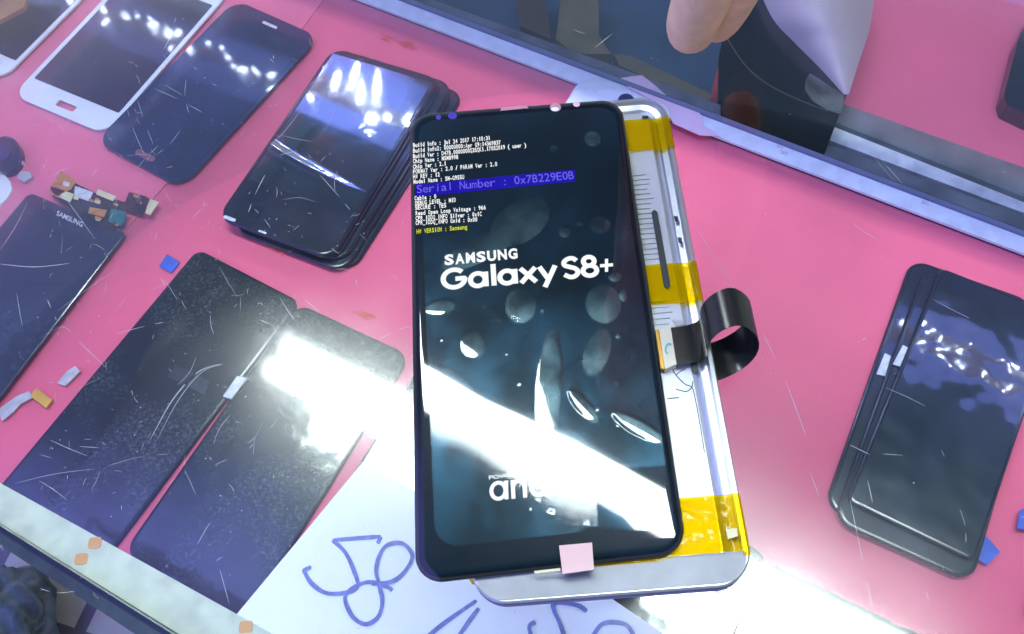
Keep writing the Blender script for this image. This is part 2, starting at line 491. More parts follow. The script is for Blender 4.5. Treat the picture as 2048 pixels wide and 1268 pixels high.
def _arc(cx, cy, rx, ry, a0, a1, n=22):
    return [(cx + rx * math.cos(math.radians(a0 + (a1 - a0) * k / n)), cy + ry * math.sin(math.radians(a0 + (a1 - a0) * k / n))) for k in range(n + 1)]
STROKES = {
    'G': (1.04, [_arc(0.47, 0.5, 0.43, 0.43, 42, 360) + [(0.90, 0.48), (0.52, 0.48)]]),
    'a': (0.86, [_arc(0.36, 0.34, 0.29, 0.31, 0, 360), [(0.68, -0.02), (0.68, 0.70)]]),
    'd': (0.86, [_arc(0.36, 0.34, 0.29, 0.31, 0, 360), [(0.68, -0.02), (0.68, 1.04)]]),
    'o': (0.82, [_arc(0.38, 0.34, 0.30, 0.31, 0, 360)]),
    'l': (0.30, [[(0.13, -0.02), (0.13, 1.04)]]),
    'i': (0.30, [[(0.13, -0.02), (0.13, 0.70)], [(0.13, 0.90), (0.13, 1.02)]]),
    'n': (0.78, [[(0.10, -0.02), (0.10, 0.70)], [(0.10, 0.38)] + _arc(0.34, 0.38, 0.24, 0.27, 180, 0, 14)[1:] + [(0.58, -0.02)]]),
    'r': (0.50, [[(0.10, -0.02), (0.10, 0.70)], [(0.10, 0.36)] + _arc(0.36, 0.36, 0.26, 0.28, 180, 80, 8)]),
    'x': (0.76, [[(0.04, -0.02), (0.64, 0.70)], [(0.04, 0.70), (0.64, -0.02)]]),
    'y': (0.76, [[(0.04, 0.70), (0.36, 0.06)], [(0.68, 0.70), (0.20, -0.32)]]),
    'S': (0.80, [smooth_line([(0.64, 0.80), (0.50, 0.93), (0.30, 0.93), (0.12, 0.80), (0.13, 0.63), (0.34, 0.53), (0.56, 0.43), (0.66, 0.26), (0.54, 0.09), (0.32, 0.05), (0.08, 0.19)], 5)]),
    '8': (0.76, [_arc(0.36, 0.72, 0.23, 0.21, 0, 360), _arc(0.36, 0.27, 0.29, 0.24, 0, 360)]),
}
def stroke_text(g, fr, text, p0, p1, cap_px, w, weight):
    """Even-stroke rounded lettering along p0 -> p1 (pixels)."""
    a = Vector(fr.local(*p0)); b = Vector(fr.local(*p1)); d = b - a; W = d.length; d /= W; q = Vector((-d.y, d.x))
    sy = abs((Vector(fr.local(p0[0], p0[1] - cap_px)) - a).dot(q)); sx = W / sum(STROKES[c][0] for c in text)
    x = 0.0; hw = weight * sy / 2; lift = 0
    for c in text:
        for line in STROKES[c][1]:
            P = [a + d * ((x + u) * sx) + q * (v * sy) for u, v in line]
            closed = (P[0] - P[-1]).length < 1e-7
            n = len(P); A_, B_ = [], []
            for k in range(n):
                p_, n_ = (P[k - 1] if k else (P[-2] if closed else P[0])), (P[k + 1] if k < n - 1 else (P[1] if closed else P[-1]))
                t = (n_ - p_).normalized(); m = Vector((-t.y, t.x)) * hw
                A_.append(fr.p(*(P[k] + m), w + lift)); B_.append(fr.p(*(P[k] - m), w + lift))
            g.add(A_ + B_, [[k, k + 1, n + k + 1, n + k] for k in range(n - 1)])
            lift += 0.000002
        x += STROKES[c][0]

# ================================================================ SETTING
# pink paper-lined shelf inside the showcase
def far_pt(x, dy=0): return (x, 10 + 0.386 * (x - 830) + dy)
g = Geo()
near_l = [(-700, 575), (1500, 1829)]            # hidden under the near light strip
fa, fb = at(-500, far_pt(-500)[1] + 20, TRAY), at(2900, far_pt(2900)[1] + 20, TRAY)
na, nb_ = at(*near_l[0], TRAY), at(*near_l[1], TRAY)
g.prism([(na.x, na.y), (nb_.x, nb_.y), (fb.x, fb.y), (fa.x, fa.y)], TRAY - 0.012, TRAY)
shelf = tag(g.build('display_shelf', M['pink']), 'pink paper lined showcase shelf under the glass', 'shelf', kind='structure')
g = Geo()
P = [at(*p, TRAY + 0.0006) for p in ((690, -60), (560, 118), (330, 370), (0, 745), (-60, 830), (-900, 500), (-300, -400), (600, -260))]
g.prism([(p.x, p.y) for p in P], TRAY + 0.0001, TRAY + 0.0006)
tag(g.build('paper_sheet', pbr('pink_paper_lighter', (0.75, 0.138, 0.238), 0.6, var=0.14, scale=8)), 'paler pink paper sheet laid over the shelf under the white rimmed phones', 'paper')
# room floor beneath
g = Geo(); g.box(-3, 3, -3, 3, -0.92, -0.9)
tag(g.build('floor', M['floor']), 'grey beige tiled shop floor', 'floor', kind='structure')


# ---- beyond the far strip: solid shapes standing in for a smeared glass reflection
def px_slab(name, pts, z, t, mat, label=None, cat=None, kind=None, group=None):
    g = Geo(); px_prism(g, pts, z, t)
    return tag(g.build(name, mat), label, cat, group, kind)
zb = TRAY - 0.02
px_slab('reflected_shelf', [(1560, -160), (3000, -160), (3000, 760), (2048, 345), (1670, 205), (1560, 160)], zb, 0.01, M['pink_far'], 'pink slab standing in for the shelf reflected beyond the dark channel', 'shelf', 'structure')
px_slab('blue_reflection', [(500, -400), (1720, -400), (1720, 330), (1500, 275), (830, 30), (500, -90)], zb - 0.06, 0.01, M['blue_cloth'], 'dark blue slab standing in for a smeared reflection beyond the far light strip', 'mat', 'structure')

# light strips
def line_pts(x0, y0, x1, y1, xa, xb):
    m = (y1 - y0) / (x1 - x0)
    return (xa, y0 + m * (xa - x0)), (xb, y0 + m * (xb - x0))

st = thing('light_strip', at(1500, 280, TRAY), 'narrow bluish white light strip along the far edge of the pink shelf', 'light strip')
g = Geo()
a, b = line_pts(830, 10, 2048, 470, 300, 2500); d, c = line_pts(830, 42, 2048, 507, 300, 2500)
px_prism(g, [a, b, c, d], TRAY + 0.003, 0.0028)
g.build('tape', M['strip_far'], st)
g = Geo()
a, b = line_pts(830, 1, 2048, 461, 300, 2500); d, c = line_pts(830, 9, 2048, 469, 300, 2500)
px_prism(g, [a, b, c, d], TRAY + 0.005, 0.005)
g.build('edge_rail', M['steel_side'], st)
g = Geo()
a, b = line_pts(830, 43, 2048, 508, 300, 2500); d, c = line_pts(830, 46, 2048, 512, 300, 2500)
px_prism(g, [a, b, c, d], TRAY + 0.0012, 0.001)
g.build('painted_gap_shadow', M['black_edge'], st)  # black strip drawn for the shadow along the near side of the tape
for (x, y) in ((1118, 120), (1395, 228), (1560, 292), (1568, 305), (1850, 405)):
    g = Geo(); px_prism(g, [(x - 6, y - 5), (x + 8, y), (x + 7, y + 6), (x - 7, y + 1)], TRAY + 0.0033, 0.0003)
    g.build('solder_pad', M['pale'], st)

g = Geo()
a, b = line_pts(830, -14, 2048, 432, 300, 2500); d, c = line_pts(830, 0, 2048, 460, 300, 2500)
px_prism(g, [a, b, c, d], TRAY - 0.004, 0.02)
tag(g.build('far_rail', M['alu']), 'dull grey blue metal rail just beyond the far light strip', 'rail')

zs = -0.008
st = thing('light_strip', at(150, 1080, zs), 'wide cream light strip with orange solder pads under the near glass edge', 'light strip')
g = Geo()
a, b = line_pts(0, 966, 480, 1232, -700, 1500); d, c = line_pts(0, 1046, 300, 1232, -700, 1500)
px_prism(g, [a, b, c, d], zs, 0.0012)
g.build('tape', M['strip'], st)
for (x, y) in ((190, 1086), (163, 1118), (492, 1254), (-60, 960)):
    g = Geo(); p = at(x, y, zs)
    g.prism([(p.x + q[0], p.y + q[1]) for q in rrect(-0.0019, 0.0019, -0.0016, 0.0016, 0.0008, 4)], zs, zs + 0.0003)
    g.build('solder_pad', M['pad'], st)
# rail below the strip
g = Geo()
a, b = line_pts(0, 1047, 300, 1233, -700, 1500); d, c = line_pts(0, 1090, 270, 1268, -700, 1500)
px_prism(g, [a, b, c, d], -0.0065, 0.006)
tag(g.build('edge_rail', M['rail']), 'dark green black edge rail beside the cream light strip', 'rail')

# hidden light strip under the glass at the far edge: the phones mirror its diodes
def mirror_pt(x, y, zp, zt):
    return at(x, y, 2 * zp - zt)
zl = -0.012
P0, P1 = mirror_pt(290, 48, TRAY + 0.006, zl), mirror_pt(1940, 715, TRAY + 0.006, zl)
dirn = Vector((P1.x - P0.x, P1.y - P0.y, 0)); span = dirn.length; dirn.normalize()
nrm = Vector((-dirn.y, dirn.x, 0))
st = thing('light_strip', Vector((P0.x, P0.y, zl)), 'lit row of white diodes under the glass above the far edge, mirrored in the phones', 'light strip')
o_ = Vector((P0.x, P0.y, 0))
fr = Frame(o_ - dirn * 0.25 - nrm * 0.006, dirn, nrm, span + 0.5, 0.012)
g = Geo(); g.box(0, fr.W, 0, fr.L, zl + 0.0021, zl + 0.004, 0, fr); g.build('tape', M['strip_far'], st)
g = Geo(); g.box(0, fr.W, -0.020, fr.L + 0.020, zl + 0.0041, zl + 0.0052, 0, fr); g.build('glow_band', M['blue_glow'], st)  # added glowing band, gives the blue round the mirrored diodes
g = Geo()
k = 0
while k * 0.012 < fr.W:
    u = k * 0.012 + random.uniform(-0.003, 0.003)
    dv = random.choice((-0.010, -0.002, 0.004, 0.010)) + random.uniform(-0.002, 0.002)
    sz = random.choice((0.0028, 0.004, 0.0065))
    g.box(u, u + sz, 0.006 - sz / 2 + dv, 0.006 + sz / 2 + dv, zl, zl + 0.0021, 0, fr); k += 1
tag(g.build('diode', M['led'], st), kind='stuff')
# a second lit row under the near edge
a, b = at(-300, 905, zl), at(900, 1580, zl)
d2 = Vector((b.x - a.x, b.y - a.y, 0)); W2 = d2.length; d2.normalize(); n2 = Vector((-d2.y, d2.x, 0))

# ---- things beyond the far edge
g = Geo(); px_prism(g, [(1030, -60), (1082, -60), (1102, 78), (1040, 52)], zb - 0.02, 0.03)
tag(g.build('wooden_stool', M['dark_wood']), 'dark brown stool foot on the blue slab, nearer the pale shelf edge', 'stool')
g = Geo(); px_prism(g, [(1128, -60), (1196, -60), (1198, 70), (1222, 108), (1150, 108), (1112, 78)], zb - 0.02, 0.03)
tag(g.build('wooden_block', M['brown_wood']), 'grey brown wooden foot standing on the blue slab beside the finger', 'wooden foot')
g = Geo(); px_prism(g, [(1228, 108), (1262, 112), (1450, 200), (1450, 224), (1240, 132)], zb - 0.02, 0.02)
tag(g.build('wooden_ledge', M['brown_wood']), 'dim brown ledge running along the far rail', 'ledge')
g = Geo(); px_prism(g, [(1436, 132), (1450, 120), (1456, 232), (1416, 214)], zb + 0.002, 0.02)
tag(g.build('red_cloth', M['red']), 'small red cloth wedge between blue slab and black panel', 'cloth')
pan = thing('black_reflection', at(1560, 180, zb), 'large black panel standing in for a smeared reflection behind the finger', 'panel')  # black solid built in place of the dark part of the reflection
g = Geo(); px_prism(g, [(1504, -40), (1446, 72), (1444, 216), (1456, 234), (1652, 300), (1690, 200), (1696, 180), (1640, 132), (1590, 82), (1556, 30), (1534, -40)], zb + 0.022, 0.02)
g.build('board', M['black_bag'], pan)
g = Geo()
pts = smooth_line([(1450, 70), (1490, 130), (1535, 168), (1590, 196), (1655, 222)], 5)
ribbon_flat(g, [tuple(at(*p, zb + 0.0224).xy) for p in pts], 0.0006, zb + 0.0224)
g.build('seam', M['brown_wood'], pan)
# curled lilac sheet, standing in for the pale part of the smeared reflection
def curved_sheet(name, left, right, zf, mat, label, cat, n=14, t=0.0004):
    L, Rr = smooth_line(left, n), smooth_line(right, n)
    g = Geo(); k = len(L); m = 8
    v = []
    for i in range(k):
        for j in range(m + 1):
            s = j / m
            x = L[i][0] * (1 - s) + Rr[i][0] * s; y = L[i][1] * (1 - s) + Rr[i][1] * s
            v.append(at(x, y, zf(i / (k - 1), s)))
    top = len(v)
    v += [p - Vector((0, 0, t)) for p in v]
    f = []
    for i in range(k - 1):
        for j in range(m):
            q = i * (m + 1) + j
            f.append([q, q + 1, q + m + 2, q + m + 1]); f.append([top + q + m + 1, top + q + m + 2, top + q + 1, top + q])
    g.add(v, f)
    return tag(g.build(name, mat, None, True), label, cat)
curved_sheet('lilac_reflection', [(1506, -50), (1545, 35), (1590, 85), (1640, 135), (1688, 188)], [(1756, -50), (1744, 30), (1736, 70), (1716, 130), (1698, 188)],
             lambda a, s: zb + 0.026 + 0.03 * math.sin(math.pi * s) * (1 - a), M['lilac'], 'pale lilac curled sheet standing in for a smeared reflection over the black panel', 'sheet')
def px_blob(cx, cy, rx, ry, ang, n=24):
    c, s = math.cos(math.radians(ang)), math.sin(math.radians(ang))
    return [(cx + rx * math.cos(t) * c - ry * math.sin(t) * s, cy + rx * math.cos(t) * s + ry * math.sin(t) * c) for t in [2 * math.pi * k / n for k in range(n)]]
g = Geo(); px_prism(g, [(1690, 192), (1682, 228), (1652, 218), (1624, 200), (1610, 178), (1611, 160), (1620, 146)], zb + 0.0232, 0.0006)
tag(g.build('clear_sticker', M['sticker']), 'half round translucent sticker on the black panel corner', 'sticker')

ch = thing('reflected_channel', at(1850, 330, zb), 'scuffed metal channel with a worn white band standing in for the reflected light strip', 'metal channel')  # solid bands in place of the light strip mirrored in the front glass
for nm, pts, z, mt in (('grey_flange', [(1664, 200), (2048, 335), (2300, 424), (2300, 494), (2048, 394), (1664, 242)], zb + 0.010, 'alu'),
                       ('white_band', [(1664, 242), (2048, 394), (2300, 494), (2300, 530), (2048, 426), (1658, 280)], zb + 0.006, 'alu_white'),
                       ('dark_groove', [(1500, 215), (2048, 426), (2300, 530), (2300, 566), (2048, 462), (1500, 262)], zb + 0.001, 'channel')):
    g = Geo(); px_prism(g, pts, z, 0.008); g.build(nm, M[mt], ch)

def corner_px(pts, z, t, name, mat, label, cat, group=None, R=0.006, parent=None):
    pass

# ================================================================ PHONES UNDER THE GLASS
T = TRAY
def panel(name, fr, t, R, mat, label, cat, group=None, edge='black_edge', z=0.0, dome=0.0012):
    root = thing(name, fr.p(fr.W / 2, fr.L / 2, z), label, cat, group)
    g = Geo()
    domed(g, fr, fr.W, fr.L, R, [(0.0003, z), (0, z + 0.0004), (0, z + t - dome), (dome * 0.25, z + t - dome * 0.45), (dome * 0.8, z + t - dome * 0.1), (dome * 1.6, z + t)], 1, topmi=0)
    g.build('front_glass', [M[mat], M[edge]], root)
    return root
def plate(fr, u0, u1, v0, v1, z, R, mat, name, root, t=0.0003):
    g = Geo(); g.prism(rrect(u0, u1, v0, v1, R, 5), z, z + t, 0, fr)
    return g.build(name, M[mat] if isinstance(mat, str) else mat, root)

SP = 'phone screens lying under the glass'
# white framed phone fronts, top left
def white_front(bl, br, L, label, hole=True, tilt=0.0):
    fr = frame_px(bl, br, T + 0.002, L)
    fr.up = Vector((0, 0, 1))
    fr.b = (fr.b + Vector((0, 0, tilt))).normalized()
    W = fr.W
    root = thing('phone_screen', fr.p(W / 2, L / 2), label, 'phone front', SP)
    g = Geo()
    # bottom bezel with an open home button slot: built as a ring round the hole
    outer = rrect(0, W, 0, L, (0.010, 0.010, 0.010, 0.010), 8)
    # bow the ends outwards like the real glass
    outer = [(u, v - 0.0035 * math.sin(math.pi * min(max(u / W, 0), 1)) if v < 0.011 else (v + 0.003 * math.sin(math.pi * u / W) if v > L - 0.011 else v)) for u, v in outer]
    hu, hv, hw, hh = W / 2, 0.0062, 0.0075, 0.0024
    inner = rrect(hu - hw, hu + hw, hv - hh, hv + hh, 0.0014, 4)
    bm = bmesh.new()
    ov = [bm.verts.new(fr.p(u, v, 0)) for u, v in outer]; iv = [bm.verts.new(fr.p(u, v, 0)) for u, v in inner]
    es = [bm.edges.new((q[i], q[(i + 1) % len(q)])) for q in (ov, iv) for i in range(len(q))]
    bmesh.ops.triangle_fill(bm, use_beauty=True, edges=es)
    ret = bmesh.ops.extrude_face_region(bm, geom=bm.faces[:])
    bmesh.ops.translate(bm, verts=[x for x in ret['geom'] if isinstance(x, bmesh.types.BMVert)], vec=(0, 0, 0.0013))
    bm.verts.index_update()
    obj('front_frame', [v.co.copy() for v in bm.verts], [[v.index for v in f.verts] for f in bm.faces], M['white_plastic'], root)
    bm.free()
    g = Geo(); g.prism(rrect(0.0038, W - 0.0032, 0.0155, L - 0.016, 0.0008, 3), 0.0013, 0.0016, 0, fr)
    g.build('display', M['phone_purple'], root)
    return root, fr
white_front((30, 190), (216, 268), 0.132, 'white rimmed phone front with a pink home button slot beside the black phone', tilt=0.0)
white_front((-185, 75), (8, 160), 0.132, 'white rimmed phone front cut off by the corner, beside the brown wood')

# black phone front
fr = frame_px((196, 282), (368, 374), T + 0.002, 0.132)
root = thing('phone_screen', fr.p(fr.W / 2, fr.L / 2), 'black phone front with scratched navy screen and reddish home slot', 'phone front', SP)
g = Geo()
W, L = fr.W, fr.L
ol = rrect(0, W, 0, L, 0.010, 8)
ol = [(u, v - 0.004 * math.sin(math.pi * min(max(u / W, 0), 1)) if v < 0.011 else (v + 0.004 * math.sin(math.pi * u / W) if v > L - 0.011 else v)) for u, v in ol]
g.prism(ol, 0, 0.0014, 0, fr); g.build('front_glass', M['phone_navy'], root)
plate(fr, 0.0032, W - 0.003, 0.015, L - 0.016, 0.0014, 0.001, 'phone_navy', 'display', root, 0.0002)
plate(fr, W / 2 - 0.0075, W / 2 + 0.0075, 0.0035, 0.0075, 0.0014, 0.0018, 'dusky', 'home_slot', root, 0.0003)
plate(fr, W / 2 - 0.006, W / 2 + 0.006, L - 0.0065, L - 0.0045, 0.0014, 0.0009, 'pale', 'earpiece', root, 0.0003)

# stack of dark phones
fr0 = frame_px((430, 434), (662, 518), T + 0.012, 0.138)
jit = [(0.011, 0.004, -2.0, 0.0), (0.008, -0.001, -0.8, 0.0), (0.0055, 0.004, -1.2, 0.0), (0.002, 0.001, -0.3, 0), (0, 0, 0, 0)]
labs = ['dark phone front at the very bottom of the stack of five', 'dark phone front second from the bottom of the stack of five', 'dark phone front in the middle of the stack of five',
        'dark phone front just under the top one of the stack of five', 'scratched dark phone front topmost of the stack, with a wrinkled glossy film']
for i, (du, dv, rot, _) in enumerate(jit):
    zz = T + 0.0003 + i * 0.0022
    a = Matrix.Rotation(math.radians(rot), 3, 'Z') @ fr0.a; b = Matrix.Rotation(math.radians(rot), 3, 'Z') @ fr0.b
    f = Frame(Vector((fr0.o.x, fr0.o.y, zz)) + fr0.a * du + fr0.b * dv, a, b, fr0.W - (0.001 if i < 4 else 0), fr0.L)
    root = panel('stacked_phone', f, 0.0019, 0.010, 'phone_film' if i == 4 else 'phone_dark', labs[i], 'phone front', 'stack of dark phone fronts')
    if i == 4:
        # film with a raised crease and a rolled end
        g = Geo(); k, m = 60, 24
        v = []
        for p in range(k + 1):
            for q in range(m + 1):
                u = 0.0035 + (f.W - 0.007) * q / m; vv = 0.030 + (f.L - 0.036) * p / k
                cr = 0.056 - 0.012 * (q / m) ** 0.7
                h = 0.0016 * math.exp(-((vv - cr) / 0.0028) ** 2) * (1 - 0.75 * q / m)
                h += 0.0022 * max(0, (vv - (f.L - 0.035)) / 0.03) ** 2 * 0.35 * (1 + 0.25 * math.sin(q / m * 5))
                v.append(f.p(u, vv, 0.0022 + h))
        fc = [[p * (m + 1) + q, p * (m + 1) + q + 1, (p + 1) * (m + 1) + q + 1, (p + 1) * (m + 1) + q] for p in range(k) for q in range(m)]
        g.add(v, fc); g.build('protective_film', M['film'], root, True)
        plate(f, 0.004, 0.012, 0.0015, 0.0035, 0.0020, 0.0009, 'pale', 'paper_tag', root, 0.0003)
        plate(f, 0.028, 0.033, 0.0010, 0.0022, 0.0020, 0.0004, 'pale', 'paper_tag', root, 0.0003)

# back of an lcd panel with its flex board
fr = frame_px((62, 388), (256, 468), T + 0.002, 0.125, side=-1)
root = thing('lcd_screen', fr.p(fr.W / 2, fr.L / 2), 'black lcd panel face down with copper flex board and teal sticker', 'lcd panel', SP)
g = Geo(); domed(g, fr, fr.W, fr.L, 0.004, SLAB(0.002)); g.build('back_panel', M['lcd_back'], root)
def pxplate(name, pts, z, t, mat, parent):
    g = Geo(); px_prism(g, pts, z, t); return g.build(name, M[mat], parent)
fx = pxplate('flex_board', [(112, 356), (150, 366), (205, 392), (250, 404), (258, 384), (290, 392), (300, 398), (284, 428), (246, 418), (232, 462), (184, 450), (140, 416), (104, 392)], T + 0.0046, 0.0003, 'ribbon', root)
for nm, pts, mt in (('copper_patch', [(122, 340), (152, 362), (142, 378), (112, 392), (100, 378)], 'copper'),
                    ('copper_patch', [(100, 372), (126, 380), (118, 396), (98, 386)], 'copper'),
                    ('pale_chip', [(124, 380), (148, 388), (140, 404), (118, 394)], 'cream'),
                    ('pale_chip', [(196, 378), (232, 392), (226, 402), (192, 388)], 'cream'),
                    ('grey_chip', [(150, 372), (186, 384), (178, 402), (148, 392)], 'pale'),
                    ('copper_patch', [(180, 414), (214, 420), (208, 434), (176, 426)], 'copper'),
                    ('gold_pins', [(300, 398), (318, 404), (300, 430), (290, 426)], 'cream')):
    pxplate(nm, pts, T + 0.0052, 0.0005, mt, fx)
for k in range(16):
    bx_, by_ = ((128, 372), (168, 392), (204, 404), (232, 414), (262, 398), (284, 408), (192, 432), (222, 446))[k % 8]
    bx_ += random.uniform(-16, 16); by_ += random.uniform(-9, 9); w_, h_ = random.uniform(2, 7), random.uniform(2, 4)
    pxplate('chip', [(bx_ - w_, by_ - h_ - w_ * .3), (bx_ + w_, by_ - h_ + w_ * .3), (bx_ + w_ - h_ * .6, by_ + h_ + w_ * .3), (bx_ - w_ - h_ * .6, by_ + h_ - w_ * .3)], T + 0.0055 + 0.00002 * k, 0.0004, random.choice(('pale', 'slot', 'copper', 'cream', 'black_edge')), fx)
pxplate('teal_sticker', [(222, 418), (252, 424), (248, 444), (240, 452), (216, 442)], T + 0.0056, 0.0008, 'teal', fx)
# faint printed word across the panel
g = Geo()
v, f = glyphs('SAMSUNG', 0, 0.02)
x0 = min(a for a, b in v); x1 = max(a for a, b in v)
gv = []
for a, b in v:
    s = (a - x0) / (x1 - x0)
    gv.append(at(112 + 52 * s + b * 5, 430 + 24 * s - b * 13, T + 0.0044))
g.add(gv, f); g.build('printed_word', M['pale'], root)

# small parts at the left edge
root = thing('camera_module', at(15, 310, T), 'small dark camera module with a silver connector at the left edge', 'camera module')
g = Geo(); px_prism(g, px_blob(10, 308, 30, 36, 10), T + 0.006, 0.006); g.build('housing', M['black_edge'], root)
g = Geo(); px_prism(g, px_blob(6, 304, 14, 16, 0), T + 0.0066, 0.0006); g.build('lens', M['lens'], root)
g = Geo(); px_prism(g, [(20, 314), (42, 310), (46, 326), (28, 336), (12, 332)], T + 0.0030, 0.0028); g.build('connector', M['pale'], root)
g = Geo(); px_prism(g, [(40, 342), (60, 344), (64, 354), (48, 364), (34, 356)], T + 0.003, 0.003)
tag(g.build('chip', M['grey_tape']), 'tiny grey chip on the pink shelf beside the camera module', 'chip')
root = thing('phone_screen', at(0, 390, T), 'rounded corner of a white phone front at the left edge below the chip', 'phone front', SP)
g = Geo(); px_prism(g, [(-120, 330), (-20, 335), (6, 346), (20, 362), (24, 378), (14, 396), (-10, 420), (-120, 480)], T + 0.002, 0.002); g.build('front_frame', M['white_plastic'], root)

# two big lcd panels at lower left
LP = 'large dark panels along the near edge'
fr = frame_dir((395, 496), T + 0.0025, -33.6, 0.0735, 0.168)
root = panel('lcd_screen', Frame(fr.o - Vector((0, 0, 0.0022)), fr.a, fr.b, fr.W, fr.L), 0.0022, 0.006, 'lcd', 'large dark dusty panel with blue tape at its corner, further left of the pair', 'lcd panel', LP)
pxplate('blue_tab', [(334, 508), (360, 524), (342, 546), (318, 532)], T + 0.001, 0.0004, 'blue_tape', root)
g = Geo()
for s in (0, 1):
    pts = smooth_line([(300 + 14 * s, 880), (345 + 12 * s, 800), (395 + 8 * s, 745), (440 + 6 * s, 728)], 6)
    ribbon_flat(g, [tuple(at(*p, T + 0.0027).xy) for p in pts], 0.0007 - 0.0003 * s, T + 0.0027 + 0.0001 * s, taper=True)
g.build('film_crease', M['scratch'], root)
pxplate('shield_patch', [(350, 728), (420, 762), (410, 790), (334, 752)], T + 0.0027, 0.0002, 'lcd_back', root)
fr = frame_dir((594, 604), T + 0.0025, -31.2, 0.0725, 0.1515)
fr2 = Frame(fr.o - Vector((0, 0, 0.0022)), fr.a, fr.b, fr.W, fr.L)
root = panel('lcd_screen', fr2, 0.0022, 0.009, 'lcd', 'large dark dusty panel half under the handwritten paper, nearer the lit phone', 'lcd panel', LP)

for tl, W_, L_, lab in (((846, 716), 0.0725, 0.150, 'dark dusty panel mostly hidden by the lit phone and the handwritten paper'), ((1262, 978), 0.0690, 0.150, 'dark panel between the handwritten paper and the bottom glare, mostly under the phone chassis'),
                        ((1516, 1114), 0.0680, 0.12, 'dark panel under the white lamp glare at the bottom border, right of the paper')):
    fr = frame_dir(tl, T + 0.0025, -31.2, W_, L_)
    panel('lcd_screen', Frame(fr.o - Vector((0, 0, 0.0022)), fr.a, fr.b, W_, L_), 0.0022, 0.008, 'lcd', lab, 'lcd panel', LP)
for nm, pts, z, mt, lab, cat in (
    ('label_sticker', [(474, 752), (494, 756), (462, 798), (446, 792)], T + 0.0045, 'pale', 'small white sticker bridging the gap between the two dark panels', 'sticker'),
    ('foil_tape', [(150, 732), (160, 742), (130, 772), (114, 766), (134, 742)], T + 0.002, 'grey_tape', 'torn silver tape scrap at the panel edge on pink', 'tape'),
    ('foil_tape', [(58, 782), (66, 794), (40, 808), (24, 826), (4, 842), (-4, 820), (14, 806), (34, 792)], T + 0.002, 'grey_tape', 'crumpled grey tape strip touching the yellow flex tail', 'tape'),
    ('flex_tail', [(72, 776), (104, 800), (92, 816), (60, 792)], T + 0.0024, 'yellow_flex', 'short yellow flex tail between grey tape and panel', 'flex tail')):
    g = Geo(); px_prism(g, pts, z, 0.0012); tag(g.build(nm, M[mt]), lab, cat)
g = Geo(); px_prism(g, px_blob(577, 661, 11, 11, 0), T + 0.0055, 0.0008)
tag(g.build('round_sticker', M['sticker']), 'tiny round clear sticker at the gap between the panels', 'sticker')
for i, (x, y, w, lab) in enumerate(((770, 72, 36, 'orange red thread scrap behind the phone stack'), (815, 88, 40, 'orange red thread scrap nearest the stack back corner'),
                        (562, 498, 46, 'orange red thread below the phone stack'), (725, 628, 56, 'orange red thread bundle behind the large panel'))):
    g = Geo()
    for k in range(5):
        a0 = random.uniform(-0.4, 0.7)
        pts = smooth_line([(x + random.uniform(-w / 2, 0), y + random.uniform(-7, 7)), (x + random.uniform(-5, 5), y + random.uniform(-7, 9)), (x + random.uniform(0, w / 2), y + random.uniform(-2, 14))], 4)
        ribbon_flat(g, [tuple(at(*p, T + 0.001).xy) for p in pts], 0.0006, T + 0.0008 + 0.0002 * k)
    tag(g.build('thread', M['orange_thread']), lab, 'thread')

# stack of three screens at the right
frb = frame_px((1666, 1036), (1952, 1166), T + 0.006, 0.150)
RS = 'stack of dark screens at the right'
spec = [((1648, 1012), 0.8, 0.0, 'lowest dark screen of the right hand stack, its edge showing at the side', 'phone_dark'),
        ((1666, 1040), 0.0, 0.0026, 'middle dark screen of the right hand stack with blue tape tab', 'phone_dark'),
        ((1692, 1000), -2.0, 0.0052, 'top dark screen of the right hand stack under a bubbled film', 'phone_film')]
for i, (bl, rot, dz, lab, mt) in enumerate(spec):
    o = at(*bl, T + 0.0026 + dz); o.z = T + 0.0003 + dz
    Rm = Matrix.Rotation(math.radians(rot), 3, 'Z')
    W = frb.W * (0.98 if i < 2 else 0.92)
    f = Frame(o, Rm @ frb.a, Rm @ frb.b, W, 0.148 if i < 2 else 0.140)
    root = panel('stacked_screen', f, 0.0023, 0.009 if i < 2 else 0.004, mt, lab, 'phone screen', RS)
    if i == 1:
        pxplate('blue_tab', [(1966, 1066), (1984, 1084), (2000, 1104), (1974, 1130), (1958, 1120)], T + 0.003, 0.0005, 'blue_tape', root)
    if i == 0:
        pxplate('paper_tag', [(1770, 706), (1782, 712), (1770, 752), (1753, 748)], T + 0.0035, 0.0006, 'pale', root)
    if i == 1:
        pxplate('paper_tag', [(1806, 690), (1822, 698), (1804, 734), (1786, 728)], T + 0.0066, 0.0006, 'pale', root)

# more dark phones cut by the frame
for bl, br, L, lab, z in (((2046, 1238), (2300, 1350), 0.13, 'dark screen edge cut by the right border below the stack', 0.001),):
    fr = frame_px(bl, br, T + 0.003, 0.05); fr.o.z = T + z
    panel('phone_screen', fr, 0.006, 0.006, 'phone_dark', lab, 'phone front', SP)
fr = frame_px((1768, 1290), (1900, 1346), T + 0.003, 0.1, side=-1)
fr = frame_px((1760, 1236), (1908, 1290), T + 0.003, 0.1, W=0.062, side=-1); fr.o.z = T + 0.0005
panel('phone_screen', fr, 0.0023, 0.009, 'phone_dark', 'dark phone top corner peeping in at the bottom border', 'phone front', SP)
g = Geo(); px_prism(g, [(2040, 1020), (2070, 1010), (2070, 1062), (2034, 1056)], T + 0.004, 0.0008)
tag(g.build('blue_tape', M['blue_tape']), 'bright blue tape scrap at the right border', 'tape')
root = thing('phone_stack_piece', at(2030, 150, zb), 'dark solid standing in for the phone stack reflected at the top right', 'phone front')
